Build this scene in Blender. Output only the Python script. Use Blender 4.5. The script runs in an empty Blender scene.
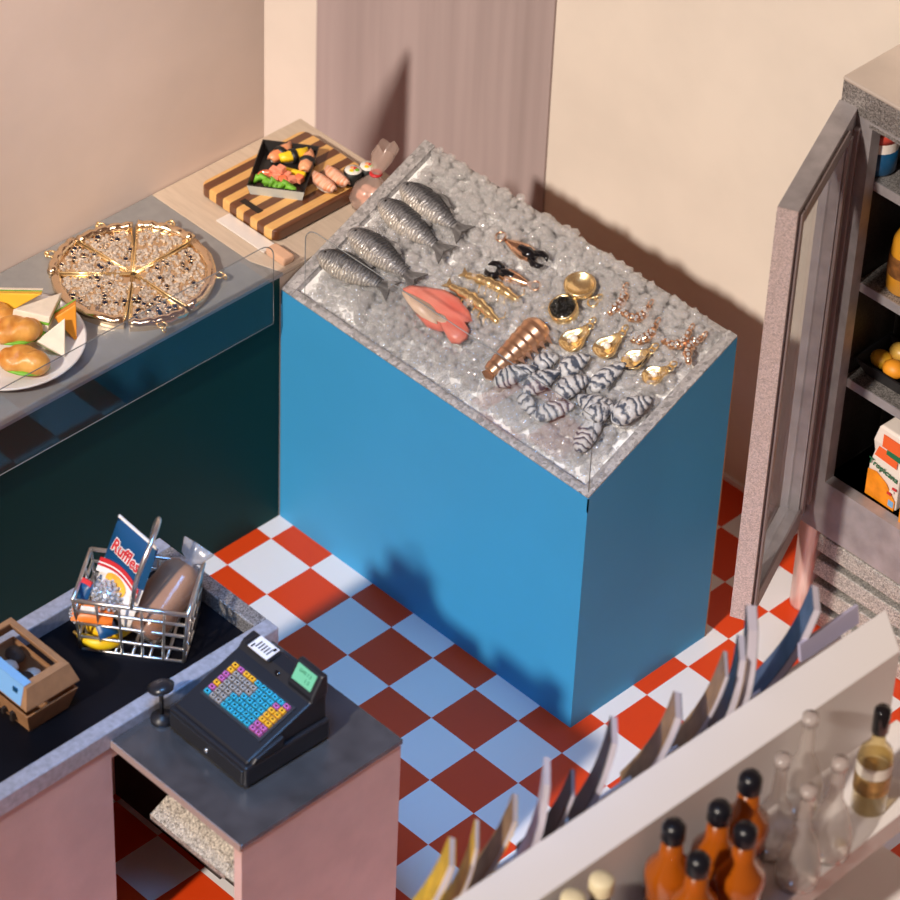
import bpy, bmesh, math, random
import numpy as np
from mathutils import Matrix, Vector
C = bpy.context.scene.collection
SC = bpy.context.scene
T = 0.2                      # one floor tile is 0.2 m; coordinates below are in tiles
rng = random.Random(7)
pi = math.pi

# ------------------------------------------------------------------ camera
CF = 3584.38
CM = np.array([[0.6972696, 0.7159830, 0.0344014], [0.4814085, -0.4321880, -0.7625348], [-0.5310941, 0.5482535, -0.6460319]])
CC = np.array([30.1223753, -30.9099531, 41.058839])
cam = bpy.data.objects.new('camera', bpy.data.cameras.new('camera')); C.objects.link(cam)
_r, _d, _f = CM
cam.matrix_world = Matrix(((_r[0], -_d[0], -_f[0], CC[0]*T), (_r[1], -_d[1], -_f[1], CC[1]*T), (_r[2], -_d[2], -_f[2], CC[2]*T), (0, 0, 0, 1)))
cam.data.sensor_width = 36; cam.data.lens = CF/900*36; cam.data.clip_end = 100
cam.data.dof.use_dof = True; cam.data.dof.focus_distance = 56.3*T; cam.data.dof.aperture_fstop = 2.2
SC.camera = cam

# ------------------------------------------------------------------ light
w = bpy.data.worlds.new('world'); SC.world = w; w.use_nodes = True
bg = w.node_tree.nodes['Background']; bg.inputs[0].default_value = (1.0, 0.55, 0.42, 1); bg.inputs[1].default_value = 0.135
sun = bpy.data.objects.new('sun', bpy.data.lights.new('sun', 'SUN')); C.objects.link(sun)
sun.data.energy = 3.7; sun.data.color = (1.0, 0.88, 0.76); sun.data.angle = math.radians(2.8)
sun.rotation_euler = Vector((-.15, 1, -.80)).to_track_quat('-Z', 'Y').to_euler()
def area(name, loc, tgt, size, power, col, spread=180):
    l = bpy.data.objects.new(name, bpy.data.lights.new(name, 'AREA')); C.objects.link(l)
    l.data.size = size*T; l.data.energy = power; l.data.color = col; l.data.spread = math.radians(spread)
    l.location = Vector(loc)*T
    l.rotation_euler = (Vector(tgt)-Vector(loc)).to_track_quat('-Z', 'Y').to_euler()
    return l
area('softbox_cool', (5, -10.5, 22), (1.8, -4.5, 1), 7, 11.8, (.17, .47, 1.0), 45)
area('fill_left_wall', (0, -5, 17), (-7.4, -1, 8), 4, 3.2, (1, .84, .76), 50)  # warm fill added only to brighten the left wall
SC.view_settings.view_transform = 'Standard'; SC.view_settings.look = 'None'
SC.view_settings.exposure = 0.0; SC.view_settings.gamma = 1.0; SC.view_settings.use_curve_mapping = False
SC.cycles.use_denoising = True; SC.cycles.max_bounces = 16; SC.cycles.transmission_bounces = 16; SC.cycles.transparent_max_bounces = 24

# ------------------------------------------------------------------ helpers
def un(u, v, ax, val):
    """point of the plane ax=val (tiles) seen at photo pixel u,v"""
    d = CM.T @ np.array([(u-450)/CF, (v-450)/CF, 1.0]); i = 'xyz'.index(ax)
    return CC + d*((val-CC[i])/d[i])
SL = (6.435-4.96)/(3.737-.512)                       # slope of the ice counter's top
IN = np.array([0, -SL, 1])/math.hypot(1, SL); IV = np.array([0, 1, SL])/math.hypot(1, SL); IO = np.array([0, .512, 4.96])
def ice(u, v, h=0.0):
    d = CM.T @ np.array([(u-450)/CF, (v-450)/CF, 1.0]); O = IO+IN*h
    return CC + d*(((O-CC) @ IN)/(d @ IN))

def node(nt, t, **k):
    n = nt.nodes.new(t)
    for a, b in k.items(): setattr(n, a, b)
    return n
def mat(name, col, rough=.5, metal=0, trans=0, var=0, scale=20, bump=0, bscale=60, coat=0, stretch=None, sss=0, col2=None, spec=None, alpha=1, vor=False, coord='Object'):
    m = bpy.data.materials.new(name); m.use_nodes = True; nt = m.node_tree; b = nt.nodes['Principled BSDF']
    I = b.inputs
    I['Base Color'].default_value = (*col, 1); I['Roughness'].default_value = rough; I['Metallic'].default_value = metal
    I['Transmission Weight'].default_value = trans; I['Coat Weight'].default_value = coat; I['Alpha'].default_value = alpha
    if spec is not None: I['Specular IOR Level'].default_value = spec
    if sss: I['Subsurface Weight'].default_value = sss; I['Subsurface Radius'].default_value = (.02, .012, .008)
    tc = node(nt, 'ShaderNodeTexCoord'); mp = node(nt, 'ShaderNodeMapping')
    if stretch: mp.inputs['Scale'].default_value = stretch
    nt.links.new(tc.outputs[coord], mp.inputs[0])
    if var or col2:
        if vor:
            tx = node(nt, 'ShaderNodeTexVoronoi'); tx.inputs['Scale'].default_value = scale; out = tx.outputs['Color']
        else:
            tx = node(nt, 'ShaderNodeTexNoise'); tx.inputs['Scale'].default_value = scale; tx.inputs['Detail'].default_value = 6; out = tx.outputs[0]
        nt.links.new(mp.outputs[0], tx.inputs['Vector'])
        r = node(nt, 'ShaderNodeValToRGB')
        lo = [max(0, c*(1-var)) for c in col]; hi = col2 if col2 else [min(1, c*(1+var)) for c in col]
        r.color_ramp.elements[0].color = (*(lo if not col2 else col), 1); r.color_ramp.elements[1].color = (*hi, 1)
        r.color_ramp.elements[0].position = .1 if vor else .33; r.color_ramp.elements[1].position = .9 if vor else .67
        nt.links.new(out, r.inputs[0]); nt.links.new(r.outputs[0], I['Base Color'])
    if bump:
        n2 = node(nt, 'ShaderNodeTexNoise'); n2.inputs['Scale'].default_value = bscale; n2.inputs['Detail'].default_value = 4
        nt.links.new(mp.outputs[0], n2.inputs['Vector'])
        bp = node(nt, 'ShaderNodeBump'); bp.inputs['Strength'].default_value = bump; bp.inputs['Distance'].default_value = .01
        nt.links.new(n2.outputs[0], bp.inputs['Height']); nt.links.new(bp.outputs[0], I['Normal'])
    return m
def sheet_mat(name, tint=(1, 1, 1), gloss=1.0, body=0, bcol=(1, 1, 1), rough=.0, ior=1.45):
    """thin clear acrylic / film: transparent + fresnel reflection (+ a little milky body)"""
    m = bpy.data.materials.new(name); m.use_nodes = True; nt = m.node_tree; nt.nodes.remove(nt.nodes['Principled BSDF'])
    o = nt.nodes['Material Output']; t = node(nt, 'ShaderNodeBsdfTransparent'); t.inputs[0].default_value = (*tint, 1)
    g = node(nt, 'ShaderNodeBsdfGlossy'); g.inputs['Roughness'].default_value = rough
    fr = node(nt, 'ShaderNodeFresnel'); 
    ge = node(nt, 'ShaderNodeNewGeometry'); io = node(nt, 'ShaderNodeMix'); io.inputs[2].default_value = ior; io.inputs[3].default_value = 1/ior
    nt.links.new(ge.outputs['Backfacing'], io.inputs[0]); nt.links.new(io.outputs[0], fr.inputs[0])
    mx = node(nt, 'ShaderNodeMixShader'); src = t.outputs[0]
    if body:
        d = node(nt, 'ShaderNodeBsdfDiffuse'); d.inputs[0].default_value = (*bcol, 1); tr = node(nt, 'ShaderNodeBsdfTranslucent'); tr.inputs[0].default_value = (*bcol, 1)
        m1 = node(nt, 'ShaderNodeMixShader'); m1.inputs[0].default_value = .5; nt.links.new(d.outputs[0], m1.inputs[1]); nt.links.new(tr.outputs[0], m1.inputs[2])
        m2 = node(nt, 'ShaderNodeMixShader'); m2.inputs[0].default_value = body; nt.links.new(src, m2.inputs[1]); nt.links.new(m1.outputs[0], m2.inputs[2]); src = m2.outputs[0]
    ml = node(nt, 'ShaderNodeMath', operation='MULTIPLY'); ml.inputs[1].default_value = gloss; nt.links.new(fr.outputs[0], ml.inputs[0])
    nt.links.new(ml.outputs[0], mx.inputs[0]); nt.links.new(src, mx.inputs[1]); nt.links.new(g.outputs[0], mx.inputs[2]); nt.links.new(mx.outputs[0], o.inputs[0])
    return m

class MB:
    def __init__(s): s.v = []; s.f = []; s.m = []; s.s = []
    def add(s, vs, fs, mi=0, smooth=False, M=None):
        o = len(s.v)
        for p in vs:
            if M is not None: p = M @ Vector(p)
            s.v.append((p[0], p[1], p[2]))
        for f in fs: s.f.append([i+o for i in f]); s.m.append(mi); s.s.append(smooth)
        return s
    def box(s, c, d, mi=0, M=None, taper=1.0):
        x, y, z = [q/2 for q in d]; t = taper
        vs = [(c[0]+i*x*(t if k > 0 else 1), c[1]+j*y*(t if k > 0 else 1), c[2]+k*z) for k in (-1, 1) for j in (-1, 1) for i in (-1, 1)]
        return s.add(vs, [(0, 2, 3, 1), (4, 5, 7, 6), (0, 1, 5, 4), (1, 3, 7, 5), (3, 2, 6, 7), (2, 0, 4, 6)], mi, False, M)
    def b2(s, lo, hi, mi=0, M=None):
        return s.box([(a+b)/2 for a, b in zip(lo, hi)], [b-a for a, b in zip(lo, hi)], mi, M)
    def prism(s, poly, z0, z1, mi=0, M=None, smooth=False):
        n = len(poly); vs = [(*p, z0) for p in poly]+[(*p, z1) for p in poly]
        return s.add(vs, [tuple(reversed(range(n))), tuple(range(n, 2*n))]+[(i, (i+1) % n, n+(i+1) % n, n+i) for i in range(n)], mi, smooth, M)
    def extr(s, pts, vec, mi=0, M=None):
        n = len(pts); vs = [tuple(p) for p in pts]+[tuple(np.array(p)+np.array(vec)) for p in pts]
        return s.add(vs, [tuple(reversed(range(n))), tuple(range(n, 2*n))]+[(i, (i+1) % n, n+(i+1) % n, n+i) for i in range(n)], mi, False, M)
    def loft(s, rings, mi=0, smooth=True, cap=True, M=None, closed=False):
        n = len(rings[0]); vs = [p for r in rings for p in r]; fs = []; k = len(rings)
        for a in range(k if closed else k-1):
            b = (a+1) % k
            for i in range(n): fs.append((a*n+i, a*n+(i+1) % n, b*n+(i+1) % n, b*n+i))
        if cap and not closed: fs += [tuple(reversed(range(n))), tuple(range((k-1)*n, k*n))]
        return s.add(vs, fs, mi, smooth, M)
    def lathe(s, prof, n=20, mi=0, M=None, smooth=True, cap=True, c=(0, 0)):
        return s.loft([[(c[0]+r*math.cos(2*pi*i/n), c[1]+r*math.sin(2*pi*i/n), z) for i in range(n)] for r, z in prof], mi, smooth, cap, M)
    def tube(s, pts, r, n=6, mi=0, closed=False, M=None):
        P = [Vector(p) for p in pts]; k = len(P); rings = []; up = Vector((0.12, .2, 1)).normalized()
        for i in range(k):
            t = (P[(i+1) % k]-P[i-1]) if closed else (P[min(i+1, k-1)]-P[max(i-1, 0)])
            t.normalize(); a = t.cross(up)
            if a.length < .05: a = t.cross(Vector((1, 0, 0)))
            a.normalize(); b = a.cross(t); rr = r[i] if isinstance(r, (list, tuple)) else r
            rings.append([tuple(P[i]+a*rr*math.cos(2*pi*j/n)+b*rr*math.sin(2*pi*j/n)) for j in range(n)])
        return s.loft(rings, mi, True, True, M, closed)
    def ring(s, c, R, r, n=18, mi=0, ax='z', M=None, k=6):
        pts = []
        for i in range(n):
            a = 2*pi*i/n; x, y = R*math.cos(a), R*math.sin(a)
            pts.append((c[0]+x, c[1]+y, c[2]) if ax == 'z' else ((c[0]+x, c[1], c[2]+y) if ax == 'y' else (c[0], c[1]+x, c[2]+y)))
        return s.tube(pts, r, k, mi, True, M)
    def ball(s, c, r, n=12, k=8, mi=0, M=None, fn=None, smooth=True):
        if not isinstance(r, (tuple, list)): r = (r, r, r)
        vs = [(0, 0, -1)]; fs = []
        for a in range(1, k):
            t = pi*a/k
            for i in range(n): vs.append((math.sin(t)*math.cos(2*pi*i/n), math.sin(t)*math.sin(2*pi*i/n), -math.cos(t)))
        vs.append((0, 0, 1)); L = len(vs)-1
        for i in range(n): fs.append((0, 1+(i+1) % n, 1+i)); fs.append((L, 1+(k-2)*n+i, 1+(k-2)*n+(i+1) % n))
        for a in range(k-2):
            for i in range(n): fs.append((1+a*n+i, 1+a*n+(i+1) % n, 1+(a+1)*n+(i+1) % n, 1+(a+1)*n+i))
        if fn: vs = [fn(p) for p in vs]
        return s.add([(c[0]+p[0]*r[0], c[1]+p[1]*r[1], c[2]+p[2]*r[2]) for p in vs], fs, mi, smooth, M)
    def text(s, string, size, M, mi=0, ext=.01, shear=0, fat=0, align='CENTER', sx=1):
        cu = bpy.data.curves.new('t', 'FONT'); cu.body = string; cu.size = size; cu.extrude = ext; cu.shear = shear; cu.offset = fat
        cu.align_x = align; cu.align_y = 'CENTER'; cu.resolution_u = 2
        ob = bpy.data.objects.new('t', cu); C.objects.link(ob); bpy.context.view_layer.update()
        me = bpy.data.meshes.new_from_object(ob.evaluated_get(bpy.context.evaluated_depsgraph_get()))
        s.add([(v.co[0]*sx, v.co[1], v.co[2]) for v in me.vertices], [tuple(p.vertices) for p in me.polygons], mi, False, M)
        bpy.data.objects.remove(ob); bpy.data.curves.remove(cu); bpy.data.meshes.remove(me)
        return s
    def build(s, name, mats, parent=None, bevel=0, subsurf=0, segs=2):
        me = bpy.data.meshes.new(name); me.from_pydata([(a*T, b*T, c*T) for a, b, c in s.v], [], s.f)
        for m in (mats if isinstance(mats, (list, tuple)) else [mats]): me.materials.append(m)
        me.polygons.foreach_set('material_index', s.m); me.polygons.foreach_set('use_smooth', s.s); me.update()
        bm = bmesh.new(); bm.from_mesh(me); bmesh.ops.recalc_face_normals(bm, faces=bm.faces); bm.to_mesh(me); bm.free()
        o = bpy.data.objects.new(name, me); C.objects.link(o)
        if parent: o.parent = parent
        if bevel:
            b = o.modifiers.new('bevel', 'BEVEL'); b.width = bevel*T; b.segments = segs; b.limit_method = 'ANGLE'; b.angle_limit = math.radians(40)
        if subsurf:
            q = o.modifiers.new('sub', 'SUBSURF'); q.levels = q.render_levels = subsurf
        return o
def tag(o, label, cat, group=None, kind=None):
    o['label'] = label; o['category'] = cat
    if group: o['group'] = group
    if kind: o['kind'] = kind
    return o
def struct(o, label=None):
    o['kind'] = 'structure'
    if label: o['label'] = label
    return o
def thing(name, label, cat, loc=(0, 0, 0), group=None, rz=0, M=None):
    o = bpy.data.objects.new(name, None); C.objects.link(o); o.empty_display_size = .02
    if M is not None: o.matrix_world = Matrix.Translation(Vector(M.translation)*T) @ M.to_3x3().to_4x4()
    else: o.location = Vector(loc)*T; o.rotation_euler = (0, 0, rz)
    return tag(o, label, cat, group)
def place(o, M): o.matrix_world = Matrix.Translation(Vector(M.translation)*T) @ M.to_3x3().to_4x4(); return o
def dup(o, parent=None):
    c = o.copy(); C.objects.link(c); c.parent = parent
    for ch in list(o.children): dup(ch, c)
    return c
def basis(x, y, z, t):
    return Matrix(((x[0], y[0], z[0], t[0]), (x[1], y[1], z[1], t[1]), (x[2], y[2], z[2], t[2]), (0, 0, 0, 1)))
def on_ice(tail, head, h=0.02, roll=0):
    """frame lying on the ice: local x runs tail -> head, local z leaves the ice"""
    a = ice(*tail, h); b = ice(*head, h); d = b-a; L = np.linalg.norm(d); d /= L; y = np.cross(IN, d)
    M = basis(d, y, IN, (a+b)/2)
    if roll: M = M @ Matrix.Rotation(roll, 4, 'X')
    return M, L
def flat(tail, head, z):
    a = un(*tail, 'z', z); b = un(*head, 'z', z); d = b-a; L = np.linalg.norm(d); d /= L
    return basis(d, (-d[1], d[0], 0), (0, 0, 1), (a+b)/2), L
def rot(ax, deg): return Matrix.Rotation(math.radians(deg), 4, ax)
def tr(x, y, z): return Matrix.Translation((x, y, z))
def ell(a, b, n, z=0, x=0, y=0): return [(x+a*math.cos(2*pi*i/n), y+b*math.sin(2*pi*i/n), z) for i in range(n)]

# ------------------------------------------------------------------ materials
cream = mat('cream_plaster', (.755, .675, .595), .8, var=.04, scale=3, bump=.03, bscale=30)
cream_l = mat('cream_pink_plaster', (.79, .67, .60), .8, var=.04, scale=3, bump=.03, bscale=30)
lilac = mat('lilac_brushed', (.34, .27, .265), .75, col2=(.43, .345, .34), scale=7, stretch=(1.6, 1.6, .06))
white = mat('white_paint', (.80, .77, .77), .55)
steel = mat('brushed_steel', (.30, .30, .30), .36, .25, var=.05, scale=9, stretch=(3, 3, 1), bump=.02, bscale=80)
steel_d = mat('dark_steel', (.19, .19, .20), .25, .75, var=.25, scale=5, stretch=(2, 2, 1))
glit = mat('silver_glitter', (.34, .32, .31), .38, .55, var=.6, scale=260, vor=True, bump=.35, bscale=220)
glit_p = mat('pinkish_silver_glitter', (.56, .46, .44), .45, .3, var=.28, scale=260, vor=True, bump=.2, bscale=220)
silver_p = mat('silver_paint', (.40, .375, .39), .42, .4, var=.15, scale=14, bump=.12, bscale=90)
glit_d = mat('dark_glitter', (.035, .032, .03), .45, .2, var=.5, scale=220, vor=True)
blue = mat('blue_board', (.035, .29, .56), .6, var=.03, scale=2)
green = mat('bottle_green_board', (.006, .045, .038), .5, spec=.1)
pink = mat('dusty_pink_board', (.66, .44, .41), .7, var=.06, scale=8, bump=.04)
black = mat('black_plastic', (.012, .012, .015), .42)
black_m = mat('black_belt', (.004, .004, .006), .5, var=.3, scale=5, spec=.12)
brown_d = mat('dark_brown_board', (.02, .012, .008), .7)
wood_l = mat('pale_wood', (.53, .42, .32), .55, col2=(.60, .485, .375), scale=8, stretch=(1, 9, 1))
acryl = sheet_mat('clear_acrylic', (.985, .99, .99), 1.0)
acryl_e = mat('acrylic_edge', (.30, .31, .31), .25, alpha=.75)
film = sheet_mat('clear_film', (.97, .97, .97), 1.0, body=.10, rough=.12)
film_m = sheet_mat('milky_film', (.95, .93, .93), 1.0, body=.42, bcol=(.85, .8, .78), rough=.2)
gold = mat('gold', (1.0, .76, .40), .27, .9, bump=.1, bscale=60)
gold_p = mat('pale_gold', (.93, .73, .50), .2, 1, bump=.2, bscale=50)
rose = mat('rose_gold', (.92, .58, .38), .22, .95)
chrome = mat('chrome_wire', (.82, .80, .77), .28, .95)
onyx = mat('onyx', (.006, .006, .008), .12, coat=.5)
cryst = mat('clear_crystal', (.9, .9, .92), .05, .6, var=.35, scale=140, vor=True)
cryst_k = mat('dark_crystal', (.02, .025, .05), .05, .3)
def ice_mat():
    m = bpy.data.materials.new('ice_bead'); m.use_nodes = True; nt = m.node_tree; nt.nodes.remove(nt.nodes['Principled BSDF']); L = nt.links.new
    tr_ = node(nt, 'ShaderNodeBsdfTransparent'); gl = node(nt, 'ShaderNodeBsdfGlass'); gl.inputs['IOR'].default_value = 1.36; gl.inputs['Roughness'].default_value = .02
    d = node(nt, 'ShaderNodeBsdfDiffuse'); d.inputs[0].default_value = (.93, .92, .92, 1); tl = node(nt, 'ShaderNodeBsdfTranslucent'); tl.inputs[0].default_value = (.95, .94, .94, 1)
    go = node(nt, 'ShaderNodeBsdfGlossy'); go.inputs['Roughness'].default_value = .035
    def mix(f, a, b):
        x = node(nt, 'ShaderNodeMixShader'); x.inputs[0].default_value = f; L(a.outputs[0], x.inputs[1]); L(b.outputs[0], x.inputs[2]); return x
    body = mix(.12, d, tl); a = mix(.22, tr_, gl); b = mix(.25, a, body); c = mix(.14, b, go); L(c.outputs[0], nt.nodes['Material Output'].inputs[0]); return m
ice_m = ice_mat()
ice_b = mat('ice_bed', (.90, .88, .87), .5, var=.12, scale=12, bump=.4, bscale=25)
rail_m = mat('frosted_rail', (.50, .48, .48), .22, .1, trans=.25, var=.35, scale=90, vor=True, bump=.5, bscale=120)
white_c = mat('white_ceramic', (.82, .80, .79), .25, coat=.3)
bread = mat('bread_white', (.86, .76, .62), .75, var=.06, scale=25, bump=.1)
crust = mat('golden_roll', (.55, .18, .02), .38, col2=(.80, .42, .10), scale=16, bump=.35, bscale=30)
lett = mat('lettuce', (.16, .42, .03), .5, var=.3, scale=15)
chees = mat('yellow_cheese', (.85, .48, .03), .5, var=.08, scale=10)
oran = mat('orange_filling', (.78, .30, .02), .5, var=.1, scale=10)
redm = mat('red_paint', (.60, .025, .03), .4)
kraft = mat('kraft_card', (.36, .18, .08), .7, var=.12, scale=25)
navy = mat('navy_print', (.006, .065, .16), .35)
paper = mat('paper_white', (.82, .76, .70), .5)
lblue = mat('label_blue', (.20, .42, .70), .5)
orange_p = mat('orange_print', (.85, .20, .02), .4)
yell = mat('yellow_print', (.88, .55, .02), .4)
greenp = mat('green_print', (.02, .16, .07), .4)

# ------------------------------------------------------------------ setting
# checker floor
fm = bpy.data.materials.new('checker_floor'); fm.use_nodes = True; nt = fm.node_tree; b = nt.nodes['Principled BSDF']; b.inputs['Roughness'].default_value = .42
g = node(nt, 'ShaderNodeNewGeometry'); sx = node(nt, 'ShaderNodeSeparateXYZ'); nt.links.new(g.outputs['Position'], sx.inputs[0])
fl = []
for ax in 'XY':
    d = node(nt, 'ShaderNodeMath', operation='DIVIDE'); d.inputs[1].default_value = T; nt.links.new(sx.outputs[ax], d.inputs[0])
    f = node(nt, 'ShaderNodeMath', operation='FLOOR'); nt.links.new(d.outputs[0], f.inputs[0]); fl.append(f)
a = node(nt, 'ShaderNodeMath', operation='ADD'); nt.links.new(fl[0].outputs[0], a.inputs[0]); nt.links.new(fl[1].outputs[0], a.inputs[1])
md = node(nt, 'ShaderNodeMath', operation='FLOORED_MODULO'); md.inputs[1].default_value = 2; nt.links.new(a.outputs[0], md.inputs[0])
mx = node(nt, 'ShaderNodeMix', data_type='RGBA'); mx.inputs[6].default_value = (.66, .050, .004, 1); mx.inputs[7].default_value = (.76, .73, .73, 1)
nt.links.new(md.outputs[0], mx.inputs[0]); nt.links.new(mx.outputs[2], b.inputs['Base Color'])
struct(MB().b2((-14, -16, -.2), (18, 7.1, 0)).build('floor', fm), 'orange red and white checkerboard floor')
struct(MB().b2((-15, 7.03, -.2), (18, 7.4, 13)).build('wall_back', cream), 'cream back wall')
struct(MB().extr([(-7.48, -14, -.2), (-7.48, 2.91, -.2), (-7.48, 2.91, 8.15), (-7.48, -4, 11.4), (-7.48, -14, 11.4)], (.06, 0, 0)).build('wall_left', cream_l), 'pinkish cream left wall')
struct(MB().b2((-10.5, 6.98, 0), (-4.58, 7.03, 13)).build('trim_1', lilac), 'lilac streaked panel on the back wall')
struct(MB().b2((-4.58, 6.97, 0), (18, 7.03, .10)).build('baseboard_back', white), 'thin white strip at the foot of the back wall')

# ------------------------------------------------------------------ counters
X0, X1, Y0, Y1, ZF, ZB = -4.34, 2.69, .512, 3.737, 4.96, 6.435
t = thing('ice_display_counter', 'bright blue seafood counter with sloped ice-filled top', 'counter', (0, 0, 0))
MB().extr([(X0, Y0, 0), (X0, Y1, 0), (X0, Y1, ZB-.30), (X0, Y0, ZF-.30)], (X1-X0, 0, 0)).build('body', blue, t)
MB().b2((X0, Y1, 0), (X1, Y1+.03, ZB-.32)).build('bounce_board', kraft, t)  # unseen brown back, added so the wall shadow gets warm bounce, not blue
def sl(y): return ZF+(y-Y0)*SL
o = MB().extr([(X0, Y0, ZF-.30), (X0, Y1, ZB-.30), (X0, Y1, ZB-.025), (X0, Y0, ZF-.025)], (.02, 0, 0))
o.extr([(X1-.02, Y0, ZF-.30), (X1-.02, Y1, ZB-.30), (X1-.02, Y1, ZB-.025), (X1-.02, Y0, ZF-.025)], (.02, 0, 0))
o.extr([(X0, Y0, ZF-.30), (X0, Y0, ZF-.025), (X0, Y0+.02, ZF-.025), (X0, Y0+.02, ZF-.30)], (X1-X0, 0, 0)); o.build('edge_band', blue, t)
def railx(x0, x1, up=.0):
    return MB().extr([(x0, Y0+.03, ZF-.28), (x0, Y1, ZB-.28), (x0, Y1, ZB+up), (x0, Y0+.03, ZF+up*.3)], (x1-x0, 0, 0))
def cap(m, x0, x1): return m.extr([(x0, Y0, ZF-.02), (x0, Y1, ZB-.02), (x0, Y1, ZB+.02), (x0, Y0, ZF+.02)], (x1-x0, 0, 0))
cap(railx(X0+.021, X0+.24, -.02), X0, X0+.24).build('rail', rail_m, t, .012); cap(railx(X1-.2, X1-.021, -.02), X1-.2, X1).build('rail', rail_m, t, .012)
MB().extr([(X0+.24, Y0+.021, ZF-.28), (X0+.24, Y0+.021, ZF-.02), (X0+.24, Y0, ZF-.02), (X0+.24, Y0, ZF+.01), (X0+.24, Y0+.13, sl(Y0+.13)), (X0+.24, Y0+.16, ZF-.22)], (X1-X0-.44, 0, 0)).build('rail', rail_m, t, .01)
MB().extr([(X0+.24, Y0+.16, ZF-.29), (X0+.24, Y1, ZB-.30), (X0+.24, Y1, ZB-.13), (X0+.24, Y0+.16, sl(Y0+.16)-.13)], (X1-X0-.44, 0, 0)).build('tray', ice_b, t)
MB().b2((X0+.24, Y1-.10, ZB-.3), (X1-.2, Y1+.03, ZB-.03)).build('rail', rail_m, t, .012)  # back strip added to cast the ridge's shadow on the wall
def pane(pts3, nrm, th, name, parent):
    m = MB().extr(pts3, [q*th for q in nrm]); o = m.build(name, acryl, parent)
    e = MB().tube(pts3, .011, 4, closed=True); e.build('pane_edge', acryl_e, o); return o
def rr(a0, a1, b0, b1, r, corners):
    out = []
    for (ca, cb, s) in ((a1, b0, -90), (a1, b1, 0), (a0, b1, 90), (a0, b0, 180)):
        k = (ca == a1, cb == b1)
        if k in corners:
            oa = ca-r if ca == a1 else ca+r; ob = cb-r if cb == b1 else cb+r
            for i in range(7):
                q = math.radians(s+i*15); out.append((oa+r*math.cos(q), ob+r*math.sin(q)))
        else: out.append((ca, cb))
    return out
pane([(a, Y0+.06, b_) for a, b_ in rr(-3.83, X1-.06, ZF+.02, 6.5, .28, {(False, True)})], (0, 1, 0), .025, 'sneeze_guard', t)

t = thing('deli_counter', 'dark green counter with brushed steel top under the pizza', 'counter', (0, 0, 0))
MB().b2((-7.38, -12, 0), (-4.36, .50, 5.2)).build('body', green, t)
MB().b2((-7.40, -12, 5.2), (-4.35, .36, 5.27)).build('steel_top', steel, t, .01)
MB().prism([(-4.9, .36), (-4.35, .36), (-4.35, .56)], 5.2, 5.269).build('top_corner', steel, t)
pane([(-4.27, a, b_) for a, b_ in rr(-12, .28, 4.40, 6.08, .28, {(True, True)})], (-1, 0, 0), .025, 'sneeze_guard', t)
t = thing('wooden_counter', 'pale wood side counter carrying the striped cutting board', 'counter', (0, 0, 0))
MB().b2((-7.38, .50, 0), (-4.36, 3.70, 5.19)).build('body', wood_l, t)
MB().prism([(-7.40, .365), (-4.95, .365), (-4.36, .57), (-4.36, 3.73), (-7.40, 3.73)], 5.2, 5.27).build('wood_top', wood_l, t, .01)

# checkout belt counter
rim_m = mat('blue_silver_rim', (.44, .45, .52), .40, .35, var=.15, scale=60, bump=.1, bscale=120)
t = thing('checkout_counter', 'dusty pink checkout with black belt and silver rim', 'checkout counter', (0, 0, 0))
MB().b2((-1.28, -14, 0), (1.36, -7.95, 4.28)).b2((-1.28, -7.95, 4.05), (1.36, -4.74, 4.28)).b2((-1.28, -7.95, 0), (-1.14, -4.74, 4.05)).b2((-1.14, -4.88, 0), (1.36, -4.74, 4.05)).build('body', pink, t)
MB().b2((-1.14, -5.9, 0), (1.36, -5.78, 4.05)).build('inner_panel', brown_d, t)
MB().b2((-1.05, -14, 4.28), (1.12, -4.98, 4.34)).build('belt', black_m, t)
for lo, hi in (((-1.32, -14, 4.28), (-1.05, -4.72, 4.63)), ((1.12, -14, 4.28), (1.39, -4.72, 4.63)), ((-1.05, -4.98, 4.28), (1.12, -4.72, 4.63))):
    MB().b2(lo, hi).build('rim', [rim_m if lo[1] < -10 else glit][0], t, .025)
BZ = 4.34
t = thing('cash_stand', 'pink stand with dark steel top carrying the cash register', 'counter', (0, 0, 0))
MB().b2((4.02, -7.95, 0), (4.18, -4.87, 4.36)).build('side_panel', pink, t)
MB().b2((1.4, -5.84, 0), (4.02, -5.7, 4.36)).build('back_panel', brown_d, t)
MB().b2((1.4, -7.97, 4.36), (4.2, -4.85, 4.45)).build('steel_top', steel_d, t, .012)
MB().b2((1.4, -7.99, 4.32), (4.19, -7.97, 4.45)).build('front_lip', mat('lip_pinkgrey', (.45, .34, .30), .4, .3), t)
MB().extr([(2.2, -7.95, 3.44), (2.2, -7.95, 3.53), (2.42, -7.35, 4.22), (2.42, -7.35, 4.10)], (1.6, 0, 0)).add([(3.8, -7.95, 3.53), (4.02, -7.95, 3.53), (4.02, -7.35, 4.22), (4.02, -7.35, 4.22), (3.8, -7.35, 4.22)], [(0, 1, 2, 4)]).build('glitter_front', mat('gold_silver_glitter', (.46, .42, .36), .36, .5, var=.7, scale=240, vor=True, bump=.3, bscale=200), t)

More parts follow.
